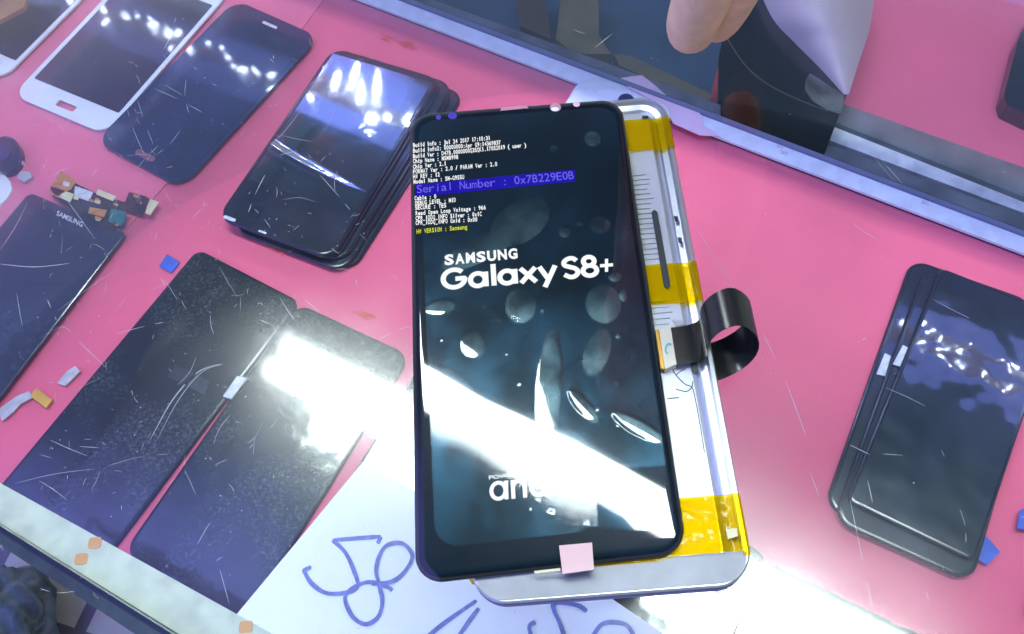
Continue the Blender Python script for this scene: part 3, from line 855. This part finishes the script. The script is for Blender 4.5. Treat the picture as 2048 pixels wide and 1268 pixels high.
g = Geo(); px_prism(g, [(2060, 30), (2036, 80), (2008, 190), (2014, 210), (2060, 232), (2300, 320), (2300, 30)], zb + 0.012, 0.012); g.build('body', M['phone_film'], root)
root.name = 'reflected_phone'  # solid shape in place of the mirrored phone stack

# white phone and lilac paper by the far strip
root = thing('white_phone', at(1250, 190, T), 'white phone back with dark round camera lying behind the lit phone', 'phone')
fr = frame_px((1150, 192), (1346, 262), T + 0.004, 0.1, W=0.062, side=-1)
tl, tr = at(1164, 150, T + 0.006), at(1352, 215, T + 0.006)
a = (tr - tl); W = a.length; a.normalize(); b = Vector((a.y, -a.x, 0))
fr = Frame(Vector((tl.x, tl.y, T)), a, b, W, 0.125)
g = Geo(); domed(g, fr, W, 0.125, 0.010, [(0.0006, 0.0004), (0, 0.002), (0, 0.005), (0.0008, 0.0062), (0.002, 0.0068)], n=8); g.build('shell', M['white_plastic'], root, False)
g = Geo(); px_prism(g, px_blob(1252, 200, 16, 13, 0), T + 0.0074, 0.0008); g.build('camera_lens', M['lens'], root)
g = Geo(); px_prism(g, [(1186, 178), (1196, 182), (1195, 184), (1185, 180)], T + 0.0072, 0.0005); g.build('sensor_mark', M['pale'], root)
g = Geo(); px_prism(g, [(1240, 156), (1284, 150), (1312, 172), (1340, 198), (1400, 226), (1408, 250), (1440, 272), (1400, 270), (1346, 246), (1330, 214), (1262, 178)], T + 0.0042, 0.0006)
tag(g.build('paper_scrap', M['lilac_pink']), 'lilac pink paper scrap lying over the far light strip behind the white phone', 'paper')
# wood corner, top left
g = Geo(); px_prism(g, [(-200, -60), (70, -60), (48, 14), (0, 40), (-200, 150)], T + 0.02, 0.003)
tag(g.build('wooden_rail', pbr('warm_wood', (0.25, 0.10, 0.02), 0.45, var=0.5, scale=30)), 'warm brown wooden rail in the top left corner', 'rail')
# crumpled bag on floor, bottom left
g = Geo()
c = at(-10, 1250, -0.86)
bm = bmesh.new(); bmesh.ops.create_icosphere(bm, subdivisions=4, radius=0.07)
for v in bm.verts:
    n = v.co.normalized()
    k = 1 + 0.16 * math.sin(9 * n.x + 4 * n.y) * math.cos(7 * n.y - 5 * n.z) + 0.08 * math.sin(21 * n.x + 17 * n.z)
    v.co = n * 0.07 * k; v.co.z *= 0.55
bm.verts.index_update()
o = obj('plastic_bag', [v.co + c for v in bm.verts], [[v.index for v in f.verts] for f in bm.faces], pbr('bluish_bag', (0.11, 0.15, 0.20), 0.3, var=0.6, scale=25, bump=0.4, bscale=60), None, None, True)
bm.free()
tag(o, 'crumpled bluish plastic bag on the floor beyond the counter edge', 'plastic bag')

# handwritten paper
zp = T + 0.0052
root = thing('handwritten_paper', at(850, 1150, zp), 'white paper sheet with blue handwritten digits lying over the large dark panel', 'paper')
def fold_z(x, y): return zp
g = Geo()
px_prism(g, [(725, 925), (955, 1049), (988, 1190), (760, 1560), (240, 1510)], zp, 0.0004)
px_prism(g, [(955, 1049), (1198, 1180), (1420, 1330), (1300, 1700), (760, 1560), (988, 1190)], zp - 0.0001, 0.0004)
g.build('sheet', M['paper'], root)
c6 = lambda pts: [(560 + x / 3.268, 880 + y / 3.268) for x, y in pts]
strokes = [c6([(640, 678), (660, 632)]), c6([(660, 632), (345, 655)]), c6([(345, 655), (430, 740), (490, 870), (508, 960), (430, 1000), (300, 1000), (210, 940), (165, 870), (165, 850), (205, 830)]),
           c6([(735, 985), (700, 960), (600, 930), (520, 945), (440, 1000), (430, 1060), (480, 1160), (560, 1205), (640, 1160), (670, 1060), (650, 950), (630, 860), (650, 760), (700, 690), (790, 675), (850, 720), (865, 780), (800, 880), (720, 930), (600, 940)]),
           c6([(1285, 1050), (1070, 1200), (940, 1310)]), c6([(1300, 1100), (1240, 1180), (1150, 1310)]),
           c6([(2005, 1120), (1940, 1080), (1800, 1065), (1790, 1110), (1830, 1200), (1870, 1320)]), c6([(1670, 1190), (1630, 1220), (1650, 1300), (1700, 1380)]),
           [(1185, 1275), (1202, 1250), (1228, 1245), (1254, 1252), (1272, 1280)]]
for i, s in enumerate(strokes):
    pts = smooth_line(s, 7) if len(s) > 2 else [(s[0][0] + (s[1][0] - s[0][0]) * k / 6, s[0][1] + (s[1][1] - s[0][1]) * k / 6) for k in range(7)]
    g = Geo(); w = 0.0019
    P = [at(*p, zp).xy for p in pts]
    n = len(P); Ls, Rs = [], []
    for k, p in enumerate(P):
        d = (P[min(k + 1, n - 1)] - P[max(k - 1, 0)]).normalized(); q = Vector((-d.y, d.x)) * w / 2 * (1 + 0.10 * math.sin(k * 0.45 + i)) * (0.75 if k in (0, n - 1) else 1)
        z = zp + 0.0002 + 0.00004 * i + 0.000003 * k
        Ls.append((p.x + q.x, p.y + q.y, z)); Rs.append((p.x - q.x, p.y - q.y, z))
    g.add(Ls + Rs, [[k, k + 1, n + k + 1, n + k] for k in range(n - 1)])
    g.build('pen_stroke', M['ink'], root)

# ================================================================ OPENED PHONE FRAME ON THE GLASS
FX0, FX1, FY0, FY1 = -0.0215, 0.0522, -0.0860, 0.0785
FR = 0.0095
frame = thing('phone_chassis', ((FX0 + FX1) / 2, (FY0 + FY1) / 2, 0.0003), 'opened silver phone mid frame with amber tape lying under the lit screen', 'phone frame')
fr = Frame((FX0, FY0, 0.0003), Vector((1, 0, 0)), Vector((0, 1, 0)), FX1 - FX0, FY1 - FY0)
prof = [(0.0006, 0), (0.0, 0.0008), (0.0, 0.0034), (0.0004, 0.0038), (0.0002, 0.0042), (0.0, 0.0062), (0.0005, 0.0069), (0.0016, 0.0069), (0.0022, 0.0056), (0.0040, 0.0050), (0.0048, 0.0056), (0.0056, 0.0052), (0.0068, 0.0060)]
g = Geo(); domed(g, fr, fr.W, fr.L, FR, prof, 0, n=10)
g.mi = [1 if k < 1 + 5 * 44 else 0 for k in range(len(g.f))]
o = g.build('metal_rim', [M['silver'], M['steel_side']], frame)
# bottom edge is bluer painted metal
g = Geo(); g.prism(rrect(0.0070, fr.W - 0.0070, 0.0070, fr.L - 0.0070, 0.004, 6), 0.0055, 0.00635, 0, fr)
yy = 0.046
while yy > -0.012:                                                  # moulded ribs of the plate
    xr = fr.W - 0.0105 + 0.0008 * math.sin(yy * 900)
    if not (-0.001 < yy < 0.012):
        g.box(0.046, xr, yy - FY0, yy - FY0 + 0.0012, 0.0063, 0.0067, 0, fr)
    yy -= 0.0019
g.build('inner_plate', M['plate'], frame)
def fpx(name, pts, z, t, mat, parent=frame):
    g = Geo(); px_prism(g, pts, z, t); return g.build(name, M[mat], parent)
fpx('slot', [(1303, 424), (1309, 419), (1315, 424), (1341, 570), (1336, 577), (1328, 572)], 0.0075, 0.0004, 'slot')
fpx('slot', [(1381, 720), (1394, 716), (1397, 742), (1391, 748), (1385, 744)], 0.0075, 0.0004, 'slot')
fpx('notch', [(1348, 432), (1355, 432), (1357, 441), (1350, 442)], 0.0074, 0.0004, 'slot')
fpx('notch', [(1356, 474), (1363, 476), (1365, 487), (1358, 484)], 0.0074, 0.0004, 'slot')
fpx('notch', [(1284, 232), (1296, 231), (1297, 235), (1285, 236)], 0.0074, 0.0004, 'slot')
g = Geo()
for s in ([(1345, 738), (1352, 750), (1370, 768), (1384, 775), (1391, 800), (1402, 860), (1409, 905)], [(1352, 750), (1362, 742), (1371, 738)], [(1384, 775), (1386, 762)], [(1335, 797), (1358, 795)], [(1384, 775), (1372, 783), (1352, 778)]):
    P = smooth_line([tuple(at(*p, 0.0068).xy) for p in s], 4)
    ribbon_flat(g, P, 0.00028, 0.0068)
g.build('hairline_crack', M['slot'], frame)
fpx('screw_boss', [(1345, 640), (1364, 642), (1372, 648), (1352, 652)], 0.0072, 0.0007, 'silver')

g = Geo()
g.prism(rrect(0.0010, fr.W - 0.0010, 0.0008, 0.0086, [0.0075, 0.0004, 0.0004, 0.0075], 8), 0.0064, 0.0072, 0, fr)
g.build('bottom_bezel', M['chin'], frame)
def tape_wrap(name, y0, y1, xleft, mat):
    sec = [(0.0, 0.0020), (-0.0002, 0.0040), (-0.0002, 0.0064), (0.0004, 0.0072), (0.0016, 0.0073), (0.0026, 0.0064), (0.0044, 0.0062), (0.0070, 0.0068), (None, 0.0074)]
    g = Geo(); v = []; K = 14
    for k in range(K + 1):
        y = y0 + (y1 - y0) * k / K
        lim = 0.0
        for yc, sg in ((FY1 - FR, 1), (FY0 + FR, -1)):
            d = (y - yc) * sg
            if d > 0: lim = FR - math.sqrt(max(FR * FR - min(d, FR * 0.985) ** 2, 0))
        for off, z in sec:
            x = xleft if off is None else FX1 - lim - off
            v.append((x, y, z + 0.0004 + 0.00012 * math.sin(k * 1.3 + (off or 0) * 900)))
    m = len(sec)
    f = [[k * m + j, k * m + j + 1, (k + 1) * m + j + 1, (k + 1) * m + j] for k in range(K) for j in range(m - 1)]
    g.add(v, f)
    return g.build(name, M[mat], frame, True)
tape_wrap('amber_tape', at(1300, 300, 0.007).y, at(1270, 240, 0.007).y, 0.020, 'kapton')
tape_wrap('amber_tape', at(1360, 606, 0.007).y, at(1340, 527, 0.007).y, 0.020, 'kapton')
tape_wrap('amber_tape', FY0 + 0.0075, at(1440, 990, 0.007).y, 0.010, 'kapton')
fpx('gold_contact', [(1452, 1058), (1474, 1056), (1476, 1072), (1456, 1078)], 0.0082, 0.0006, 'cream')
fpx('tape_tail', [(938, 1158), (975, 1152), (985, 1166), (958, 1170), (944, 1168)], 0.0012, 0.0005, 'kapton')
for k in range(6):                                                  # speaker holes of the lower edge
    pass

# connector, black flex ribbon
con = fpx('connector', [(1318, 658), (1341, 653), (1353, 728), (1330, 738)], 0.0098, 0.0034, 'beige')
fpx('gold_pins', [(1311, 660), (1317, 658), (1329, 738), (1322, 736)], 0.0090, 0.0024, 'gold', con)
P = [at(*p, 0.0100).xy for p in px_blob(1337, 697, 6, 10, 10, 14)]
g = Geo(); ribbon_flat(g, [tuple(p) for p in P[3:13]], 0.0005, 0.0100); g.build('paint_mark', M['teal_mark'], con)
z0 = 0.0092
yc = at(1380, 690, z0).y
xs, xe = at(1345, 690, z0).x, at(1410, 683, z0).x
r = 0.0073; cx = xe + r * 0.98; cz = 0.0108
path = [(xs, 0, z0), (xs + (xe - xs) * 0.35, 0, z0 + 0.0002), (xs + (xe - xs) * 0.7, 0.0006, z0 + 0.0001), (xe - 0.0012, 0.0016, z0 - 0.0008)]
for k in range(22):
    a = math.radians(196 - k * 15.5)
    t = k / 21
    yo = 0.0025 + 0.0048 * math.sin(min(t * 2.2, 1) * math.pi / 2) - 0.0115 * max(0, (t - 0.36) / 0.64) ** 1.0
    path.append((cx + r * math.cos(a) * (1 + 0.05 * t), yo, cz + r * math.sin(a)))
path = [p for p in path]
wdt = 0.0122
g = Geo(); n = len(path); v = []
for i, (x, yo, z) in enumerate(path):
    a = path[max(i - 1, 0)]; b = path[min(i + 1, n - 1)]
    tx, tz = b[0] - a[0], b[2] - a[2]; L = math.hypot(tx, tz) or 1
    nx, nz = -tz / L * 0.00012, tx / L * 0.00012
    z = max(z, 0.0009)
    for s, q in ((-1, 1), (1, 1), (1, -1), (-1, -1)):
        v.append((x + nx * q, yc + yo + s * wdt / 2, z + nz * q))
f = []
for i in range(n - 1):
    for j in range(4):
        f.append([i * 4 + j, i * 4 + (j + 1) % 4, (i + 1) * 4 + (j + 1) % 4, (i + 1) * 4 + j])
f += [[0, 1, 2, 3], [n * 4 - 1, n * 4 - 2, n * 4 - 3, n * 4 - 4]]
g.add(v, f)
rb = g.build('flex_ribbon', M['ribbon'], frame, True)
md = rb.modifiers.new('edges', 'EDGE_SPLIT'); md.split_angle = math.radians(50)

# ================================================================ LIT SCREEN
D = HFrame((829, 1168), (1377, 1105), (1243, 193), (818, 225), 0.0104, 0.0722, 0.157, sy=0.017, y0=-0.08)
disp = thing('phone_screen', D.p(D.W / 2, D.L / 2, -0.0024), 'lit black phone screen showing white startup text and a bright lamp reflection', 'phone screen')
g = Geo()
domed(g, D, D.W, D.L, 0.0076, [(0.0008, -0.0024), (0, -0.0018), (0.0001, -0.0013), (0.0004, -0.0008), (0.0010, -0.0004), (0.0018, -0.00012), (0.0028, 0)], 0, n=12)
g.build('front_glass', M['screen'], disp, True)
TW = 0.00012
g = Geo()
LINES = [('Build Info : Jul 24 2017 17:10:31', (826, 295), (981, 280)), ('Build Info2: 00000000:Apr G9:14369837', (826, 306), (1002, 289)),
         ('Build Ver : D47B.0000000Q3SQK1.17052019 ( user )', (826, 317), (1053, 294)), ('Chip Name : MSM8998', (826, 327), (917, 318)),
         ('Chip Ver : 2.1', (826, 338), (893, 331)), ('FORMAT Ver : 2.0 / PARAM Ver : 2.0', (826, 348), (995, 332)),
         ('HW REV : 12', (826, 358), (880, 353)), ('Model Name : SM-G955U', (827, 368), (929, 358)),
         ('Cable : 0', (829, 401), (873, 397)), ('DEBUG LEVEL : MID', (830, 411), (912, 404)), ('SECURE : YES', (830, 420), (893, 415)),
         ('Read Open Loop Voltage : 966', (831, 431), (972, 419)), ('CPR_IDDQ_INFO Silver : 0x1C', (831, 441), (964, 432)), ('CPR_IDDQ_INFO Gold : 0x00', (831, 450), (955, 443))]
for t, a, b in LINES:
    put_text(g, D, t, a, b, 8.6, TW, mono=True, offset=0.03)
g.build('startup_text', M['text_white'], disp)
g = Geo(); put_text(g, D, 'HW VERSION : Samsung', (833, 468), (935, 458), 9.0, TW, mono=True, offset=0.025); g.build('yellow_text', M['text_yellow'], disp)
g = Geo()
q = [D.local(*p) for p in ((831, 369), (1150, 339), (1150, 363), (832, 394))]
g.add([D.p(u, v, 0.00006) for u, v in q], [[0, 1, 2, 3]])
bx = g.build('serial_bar', M['box_blue'], disp)
g = Geo(); put_text(g, D, 'Serial Number : 0x7B229E0B', (833, 387), (1149, 358), 17, TW, mono=True, offset=0.0); g.build('serial_text', M['text_blue'], bx)
g = Geo(); put_text(g, D, 'SAMSUNG', (888, 530), (1037, 516), 20, TW, mono=True, offset=0.045); g.build('maker_text', M['text_white'], disp)
g = Geo()
stroke_text(g, D, 'Galaxy', (885, 580), (1117, 559), 41, TW, 0.22)
stroke_text(g, D, 'S8', (1126, 558), (1200, 551), 42, TW, 0.21)
for (w_, h_) in ((13, 3.2), (3.2, 13)):
    q = [D.local(1213 + a, 531 + b - a * 0.09) for a, b in ((-w_, h_), (w_, h_), (w_, -h_), (-w_, -h_))]
    g.add([D.p(u, v, TW + (0.00002 if w_ > 4 else 0)) for u, v in q], [[0, 1, 2, 3]])
g.build('model_text', M['text_white'], disp)
g = Geo()
put_text(g, D, 'POWERED BY', (978, 959), (1078, 949), 8, TW, offset=0.02)
stroke_text(g, D, 'android', (980, 1001), (1222, 978), 52, TW, 0.15)
g.build('system_text', M['text_white'], disp)
def dplate(name, pts, w, mat, parent=disp):
    g = Geo(); q = [D.local(*p) for p in pts]
    g.add([D.p(u, v, w) for u, v in q], [list(range(len(q)))]); return g.build(name, M[mat] if isinstance(mat, str) else mat, parent)
slotm = pbr('dusky_pink_slot', (0.42, 0.20, 0.22), 0.5)
dplate('earpiece_slot', [(1001, 222), (1003, 216), (1054, 211), (1056, 217)], 0.00012, slotm)
ln = dplate('camera_hole', px_blob(1111, 215, 11, 9, 0), 0.00012, slotm)
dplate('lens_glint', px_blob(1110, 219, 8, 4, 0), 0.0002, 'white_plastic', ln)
dplate('sensor_hole', px_blob(1153, 209, 7, 5, 0), 0.00012, 'lens_pink')
dplate('sensor_hole', px_blob(905, 232, 9, 7, 0), 0.00012, 'sensor')
dplate('sensor_hole', px_blob(877, 235, 5, 5, 0), 0.00012, 'sensor')
g = Geo(); px_prism(g, [(1118, 1091), (1184, 1085), (1188, 1139), (1125, 1148)], 0.0124, 0.0006); g.build('pull_tab', M['pull_tab'], disp)
g = Geo(); px_prism(g, [(1068, 1142), (1120, 1136), (1121, 1141), (1070, 1147)], 0.0112, 0.0003); g.build('tape_edge', M['cream'], disp)

# protective film with air bubbles
B = []
def bub(px, py, rx, ry, ang, h, slope=0.0):
    u, v = D.local(px, py); u2, v2 = D.local(px + rx, py); u3, v3 = D.local(px, py + ry)
    B.append((u, v, math.hypot(u2 - u, v2 - v), math.hypot(u3 - u, v3 - v), math.radians(-ang), h, slope))
for b in ((946, 690, 25, 31, -8, .16, .011), (1041, 612, 32, 36, 0, .34), (1207, 608, 37, 40, 0, .30), (1194, 705, 27, 50, 22, .34), (1098, 770, 27, 118, 8, .22, .008), (1150, 785, 14, 28, -10, .12, .0),
          (1166, 812, 15, 46, -32, .10, .019), (1278, 856, 17, 62, -52, .10, .019), (880, 616, 32, 17, -8, .12, .020), (1230, 555, 15, 10, 0, .15), (1247, 592, 8, 13, 0, .12), (1185, 279, 17, 16, 0, .16),
          (1108, 299, 9, 8, 0, .1), (1200, 451, 22, 18, -20, .2), (1130, 466, 13, 11, 0, .1), (1160, 448, 8, 6, 0, .08), (1236, 673, 7, 6, 0, .08), (970, 613, 4, 4, 0, .05), (998, 640, 5, 4, 0, .06),
          (1085, 622, 5, 5, 0, .06), (885, 680, 4, 4, 0, .06), (1015, 708, 5, 4, 0, .06), (1040, 767, 6, 5, 0, .07), (1232, 767, 5, 5, 0, .06), (1100, 1028, 9, 8, 0, .1), (1060, 1022, 4, 4, 0, .05),
          (1172, 1056, 6, 5, 0, .07), (1148, 1071, 6, 5, 0, .07), (1075, 1003, 5, 4, 0, .05), (1195, 818, 6, 6, 0, .06), (1236, 850, 5, 5, 0, .05), (1040, 445, 70, 40, -38, .10), (960, 500, 85, 26, -25, .06), (1005, 610, 3, 3, 0, .04)):
    bub(*b)
nu, nv = 200, 420
u0, u1, v0, v1 = 0.0030, D.W - 0.0028, 0.0086, D.L - 0.0042
R = 0.0065
verts, mi = [], []
hz = []
for j in range(nv + 1):
    v = v0 + (v1 - v0) * j / nv
    d = max(R - (v - v0), R - (v1 - v), 0)
    ins = R - math.sqrt(max(R * R - d * d, 0)) if d > 0 else 0
    insr = ins if v > 0.08 else ins * 0.15
    for i in range(nu + 1):
        ul = u0 + 0.0026 * (1 - (v - v0) / (v1 - v0)) + ins
        u = ul + (u1 - ul - insr) * i / nu
        h = 0.00022; k = 0
        for bu, bv, ra, rb_, an, hh, slp in B:
            dx, dy = u - bu, v - bv
            if abs(dx) > 0.02 or abs(dy) > 0.02: continue
            c, s = math.cos(an), math.sin(an)
            e = ((dx * c + dy * s) / ra) ** 2 + ((-dx * s + dy * c) / rb_) ** 2
            if e < 1:
                wn = min((1 - e) / 0.35, 1); wn = wn * wn * (3 - 2 * wn)
                h = max(h, 0.00022 + hh * 0.00065 * (1 - e) ** 1.25 + (slp * (dy + rb_ * 0.5) * wn if slp else 0)); k = 1
        # corner that has come loose, and slow waves of the film
        cu, cv = max(0, (u - (u1 - 0.020)) / 0.020), max(0, 1 - (v - v0) / 0.016)
        h += 0.0026 * (cu * cv) ** 1.2
        h += 0.00004 * math.sin(u * 210 + 1.2 * math.sin(v * 60)) * math.sin(v * 95 + 0.7)
        vv = v - 0.0042 * (cu ** 1.5) * cv + (0.0012 * math.exp(-((u - 0.0475) / 0.003) ** 2) * cv)
        verts.append(D.p(u, vv, h)); hz.append(k)
faces = []
for j in range(nv):
    for i in range(nu):
        q = j * (nu + 1) + i
        faces.append([q, q + 1, q + nu + 2, q + nu + 1])
        mi.append(1 if hz[q] + hz[q + 1] + hz[q + nu + 1] + hz[q + nu + 2] > 3 else 0)
obj('protective_film', verts, faces, [M['film'], M['bubble']], disp, mi, True)

# ================================================================ HAND
root_px = [((1560, -420), 0.135), ((1545, -290), 0.115)]
chain = {
    'wrist': (at(1640, -620, 0.17), 0.026), 'palm': (at(1590, -470, 0.14), 0.032), 'knuck': (at(1545, -330, 0.115), 0.030),
    'i1': (at(1462, -190, 0.088), 0.0105), 'i2': (at(1420, -50, 0.058), 0.0098), 'i3': (at(1386, 40, 0.036), 0.0092), 'i4': (at(1374, 92, 0.024), 0.0078),
    'm1': (at(1520, -190, 0.085), 0.0108), 'm2': (at(1476, -60, 0.052), 0.0108), 'm3': (at(1440, 16, 0.032), 0.0100), 'm4': (at(1412, 70, 0.020), 0.0080),
    'r1': (at(1590, -220, 0.09), 0.0100), 'r2': (at(1600, -120, 0.062), 0.0090), 'r3': (at(1570, -90, 0.035), 0.0085), 'r4': (at(1540, -110, 0.03), 0.0075),
    'l1': (at(1650, -260, 0.10), 0.0088), 'l2': (at(1665, -170, 0.075), 0.0080), 'l3': (at(1640, -130, 0.055), 0.0075), 'l4': (at(1610, -140, 0.045), 0.0066),
    't1': (at(1470, -420, 0.125), 0.0135), 't2': (at(1400, -300, 0.10), 0.0115), 't3': (at(1370, -200, 0.075), 0.0100), 't4': (at(1366, -150, 0.065), 0.0085),
}
edges = [('palm', 'wrist'), ('palm', 'knuck'), ('knuck', 'i1'), ('i1', 'i2'), ('i2', 'i3'), ('i3', 'i4'), ('knuck', 'm1'), ('m1', 'm2'), ('m2', 'm3'), ('m3', 'm4'),
         ('knuck', 'r1'), ('r1', 'r2'), ('r2', 'r3'), ('r3', 'r4'), ('knuck', 'l1'), ('l1', 'l2'), ('l2', 'l3'), ('l3', 'l4'), ('palm', 't1'), ('t1', 't2'), ('t2', 't3'), ('t3', 't4')]
keys = list(chain)
org = chain['palm'][0]
me = bpy.data.meshes.new('person')
me.from_pydata([tuple(chain[k][0] - org) for k in keys], [(keys.index(a), keys.index(b)) for a, b in edges], [])
me.materials.append(M['skin'])
ho = bpy.data.objects.new('person', me)
COL.objects.link(ho); ho.location = org
sk = ho.modifiers.new('skin', 'SKIN'); sk.use_smooth_shade = True
for k, vd in zip(keys, me.skin_vertices[0].data):
    vd.radius = (chain[k][1], chain[k][1]); vd.use_root = (k == 'palm')
sb = ho.modifiers.new('sub', 'SUBSURF'); sb.levels = 2; sb.render_levels = 2
tag(ho, 'bare fingers of a person reaching down behind the far light strip', 'person')

# ================================================================ GLASS TOP
g = Geo()
a, b = line_pts(0, 1052, 300, 1240, -900, 1900)
A, Bb = at(*a, 0), at(*b, 0)
d2 = (Bb - A); d2.z = 0; W = d2.length; d2.normalize(); n2 = Vector((-d2.y, d2.x, 0))
gf = Frame((A.x, A.y, 0), d2, n2, W, 0.62)
g.box(0, W, 0, 0.62, -0.006, 0, 0, gf)
g.mi = [0, 0, 1, 1, 1, 1]
def scratch(pts, w, broken=0.25):
    P = [tuple(at(*p, 0).xy) for p in pts]
    P = smooth_line(P, 5)
    seg = []
    for p in P:
        if random.random() < broken and len(seg) > 2:
            ribbon_flat(g, seg, w, 0.00006, 2, True); seg = []
        else: seg.append(p)
    if len(seg) > 1: ribbon_flat(g, seg, w, 0.00006, 2, True)
for s in (((0, 528), (70, 534), (138, 527)), ((130, 395), (170, 450), (215, 515)), ((55, 405), (30, 455), (0, 500)), ((115, 622), (175, 578), (232, 540)), ((95, 600), (113, 640)),
          ((105, 662), (130, 655), (165, 690), (212, 735)), ((235, 667), (280, 655), (325, 645)), ((330, 560), (355, 600)), ((30, 967), (110, 948), (190, 938)), ((215, 932), (275, 915), (335, 908)),
          ((100, 880), (140, 898), (175, 912)), ((530, 350), (510, 390), (495, 430)), ((602, 220), (570, 262), (535, 300)), ((275, 200), (295, 260), (312, 300)), ((312, 296), (290, 318), (272, 340)),
          ((255, 220), (268, 262), (290, 312)), ((310, 178), (355, 198), (405, 225)), ((330, 170), (364, 190)), ((1390, 455), (1440, 530), (1482, 602)), ((1528, 670), (1570, 760), (1612, 872)),
          ((1770, 775), (1810, 792), (1850, 812)), ((1735, 960), (1745, 1005)), ((1620, 945), (1638, 992)), ((1700, 1000), (1725, 1120), (1745, 1215)), ((1868, 600), (1905, 620), (1938, 636)),
          ((1700, 890), (1745, 912)), ((1765, 908), (1830, 912)), ((1190, 95), (1232, 62)), ((1300, 115), (1318, 122)), ((1148, 60), (1170, 68)), ((420, 1045), (395, 1088)), ((370, 940), (392, 990)),
          ((430, 930), (470, 912)), ((440, 1140), (462, 1220)), ((520, 640), (560, 656)), ((640, 350), (680, 395), (700, 420)), ((560, 310), (600, 300)), ((1735, 300), (1795, 370)), ((1745, 300), (1805, 368)), ((740, 140), (720, 180)), ((610, 600), (660, 640))):
    scratch(s, random.uniform(0.00010, 0.00022), 0.18)
for k in range(260):
    x = random.uniform(0, 820) if random.random() < 0.7 else random.uniform(0, 2048)
    y = random.uniform(10, 1260)
    L = random.choice((2, 3, 3, 4, 5, 6, 8, 10, 14, 20, 34))
    if k % 3: x = min(max(random.gauss(*random.choice(((330, 70), (600, 80), (150, 90), (450, 130)))), 0), 2048); y = min(max(random.gauss(*random.choice(((560, 160), (330, 110), (880, 130)))), 12), 1260)
    t = random.uniform(0, math.pi)
    dx, dy = L * math.cos(t), L * math.sin(t)
    bend = random.uniform(-0.2, 0.2)
    scratch(((x - dx, y - dy), (x + bend * dy, y - bend * dx), (x + dx, y + dy)), random.uniform(0.00006, 0.00014), 0.12)
for k in range(120):
    x, y = random.uniform(0, 2048), random.uniform(10, 1260)
    if random.random() < 0.5: x *= 0.45
    p = at(x, y, 0); r_ = random.uniform(0.0001, 0.00024)
    g.add([(p.x + r_ * math.cos(t), p.y + r_ * math.sin(t), 0.00008) for t in (0, 1.2, 2.4, 3.7, 5)], [[0, 1, 2, 3, 4]], 2)
pane = obj('glass_top', g.v, g.f, [M['pane'], M['glass_edge'], M['scratch']], None, g.mi)
tag(pane, 'large clear scratched glass counter top over the pink shelf, smeared and reflecting the lamp', 'glass top')

# ================================================================ CEILING LAMP (seen as the white reflection)
def up(x, y):
    p = at(x, y, -TUBE_H); return Vector((p.x, p.y, TUBE_H))
s0, s1 = up(592, 700), up(550, 738)
td = up(1850, 1330) - up(570, 700); td.normalize()
nd = Vector((-td.y, td.x, 0))
mid = (s0 + s1) / 2
lamp = thing('tube_lamp', mid + td * 0.6 + Vector((0, 0, 0.03)), 'twin white tube lamp hanging over the counter, seen as a glare on glass and screen', 'lamp')
half = abs((s0 - s1).dot(nd)) / 2
fr = Frame(mid - td * 0.02, td, nd, 1.24, 0)
g = Geo(); g.box(-0.01, 1.24, -half - 0.020, half + 0.020, 0.022, 0.07, 0, fr); g.build('lamp_body', M['lamp_body'], lamp)
for s in (half, -half):
    g = Geo()
    ring = lambda u: [fr.p(u, s + 0.019 * math.cos(t), 0.019 * math.sin(t)) for t in [2 * math.pi * k / 16 for k in range(16)]]
    r0, r1 = ring(0.0), ring(1.2)
    g.add(r0 + r1, [[k, (k + 1) % 16, 16 + (k + 1) % 16, 16 + k] for k in range(16)] + [list(range(16)), list(range(16, 32))])
    g.build('tube', M['tube'], lamp, True)
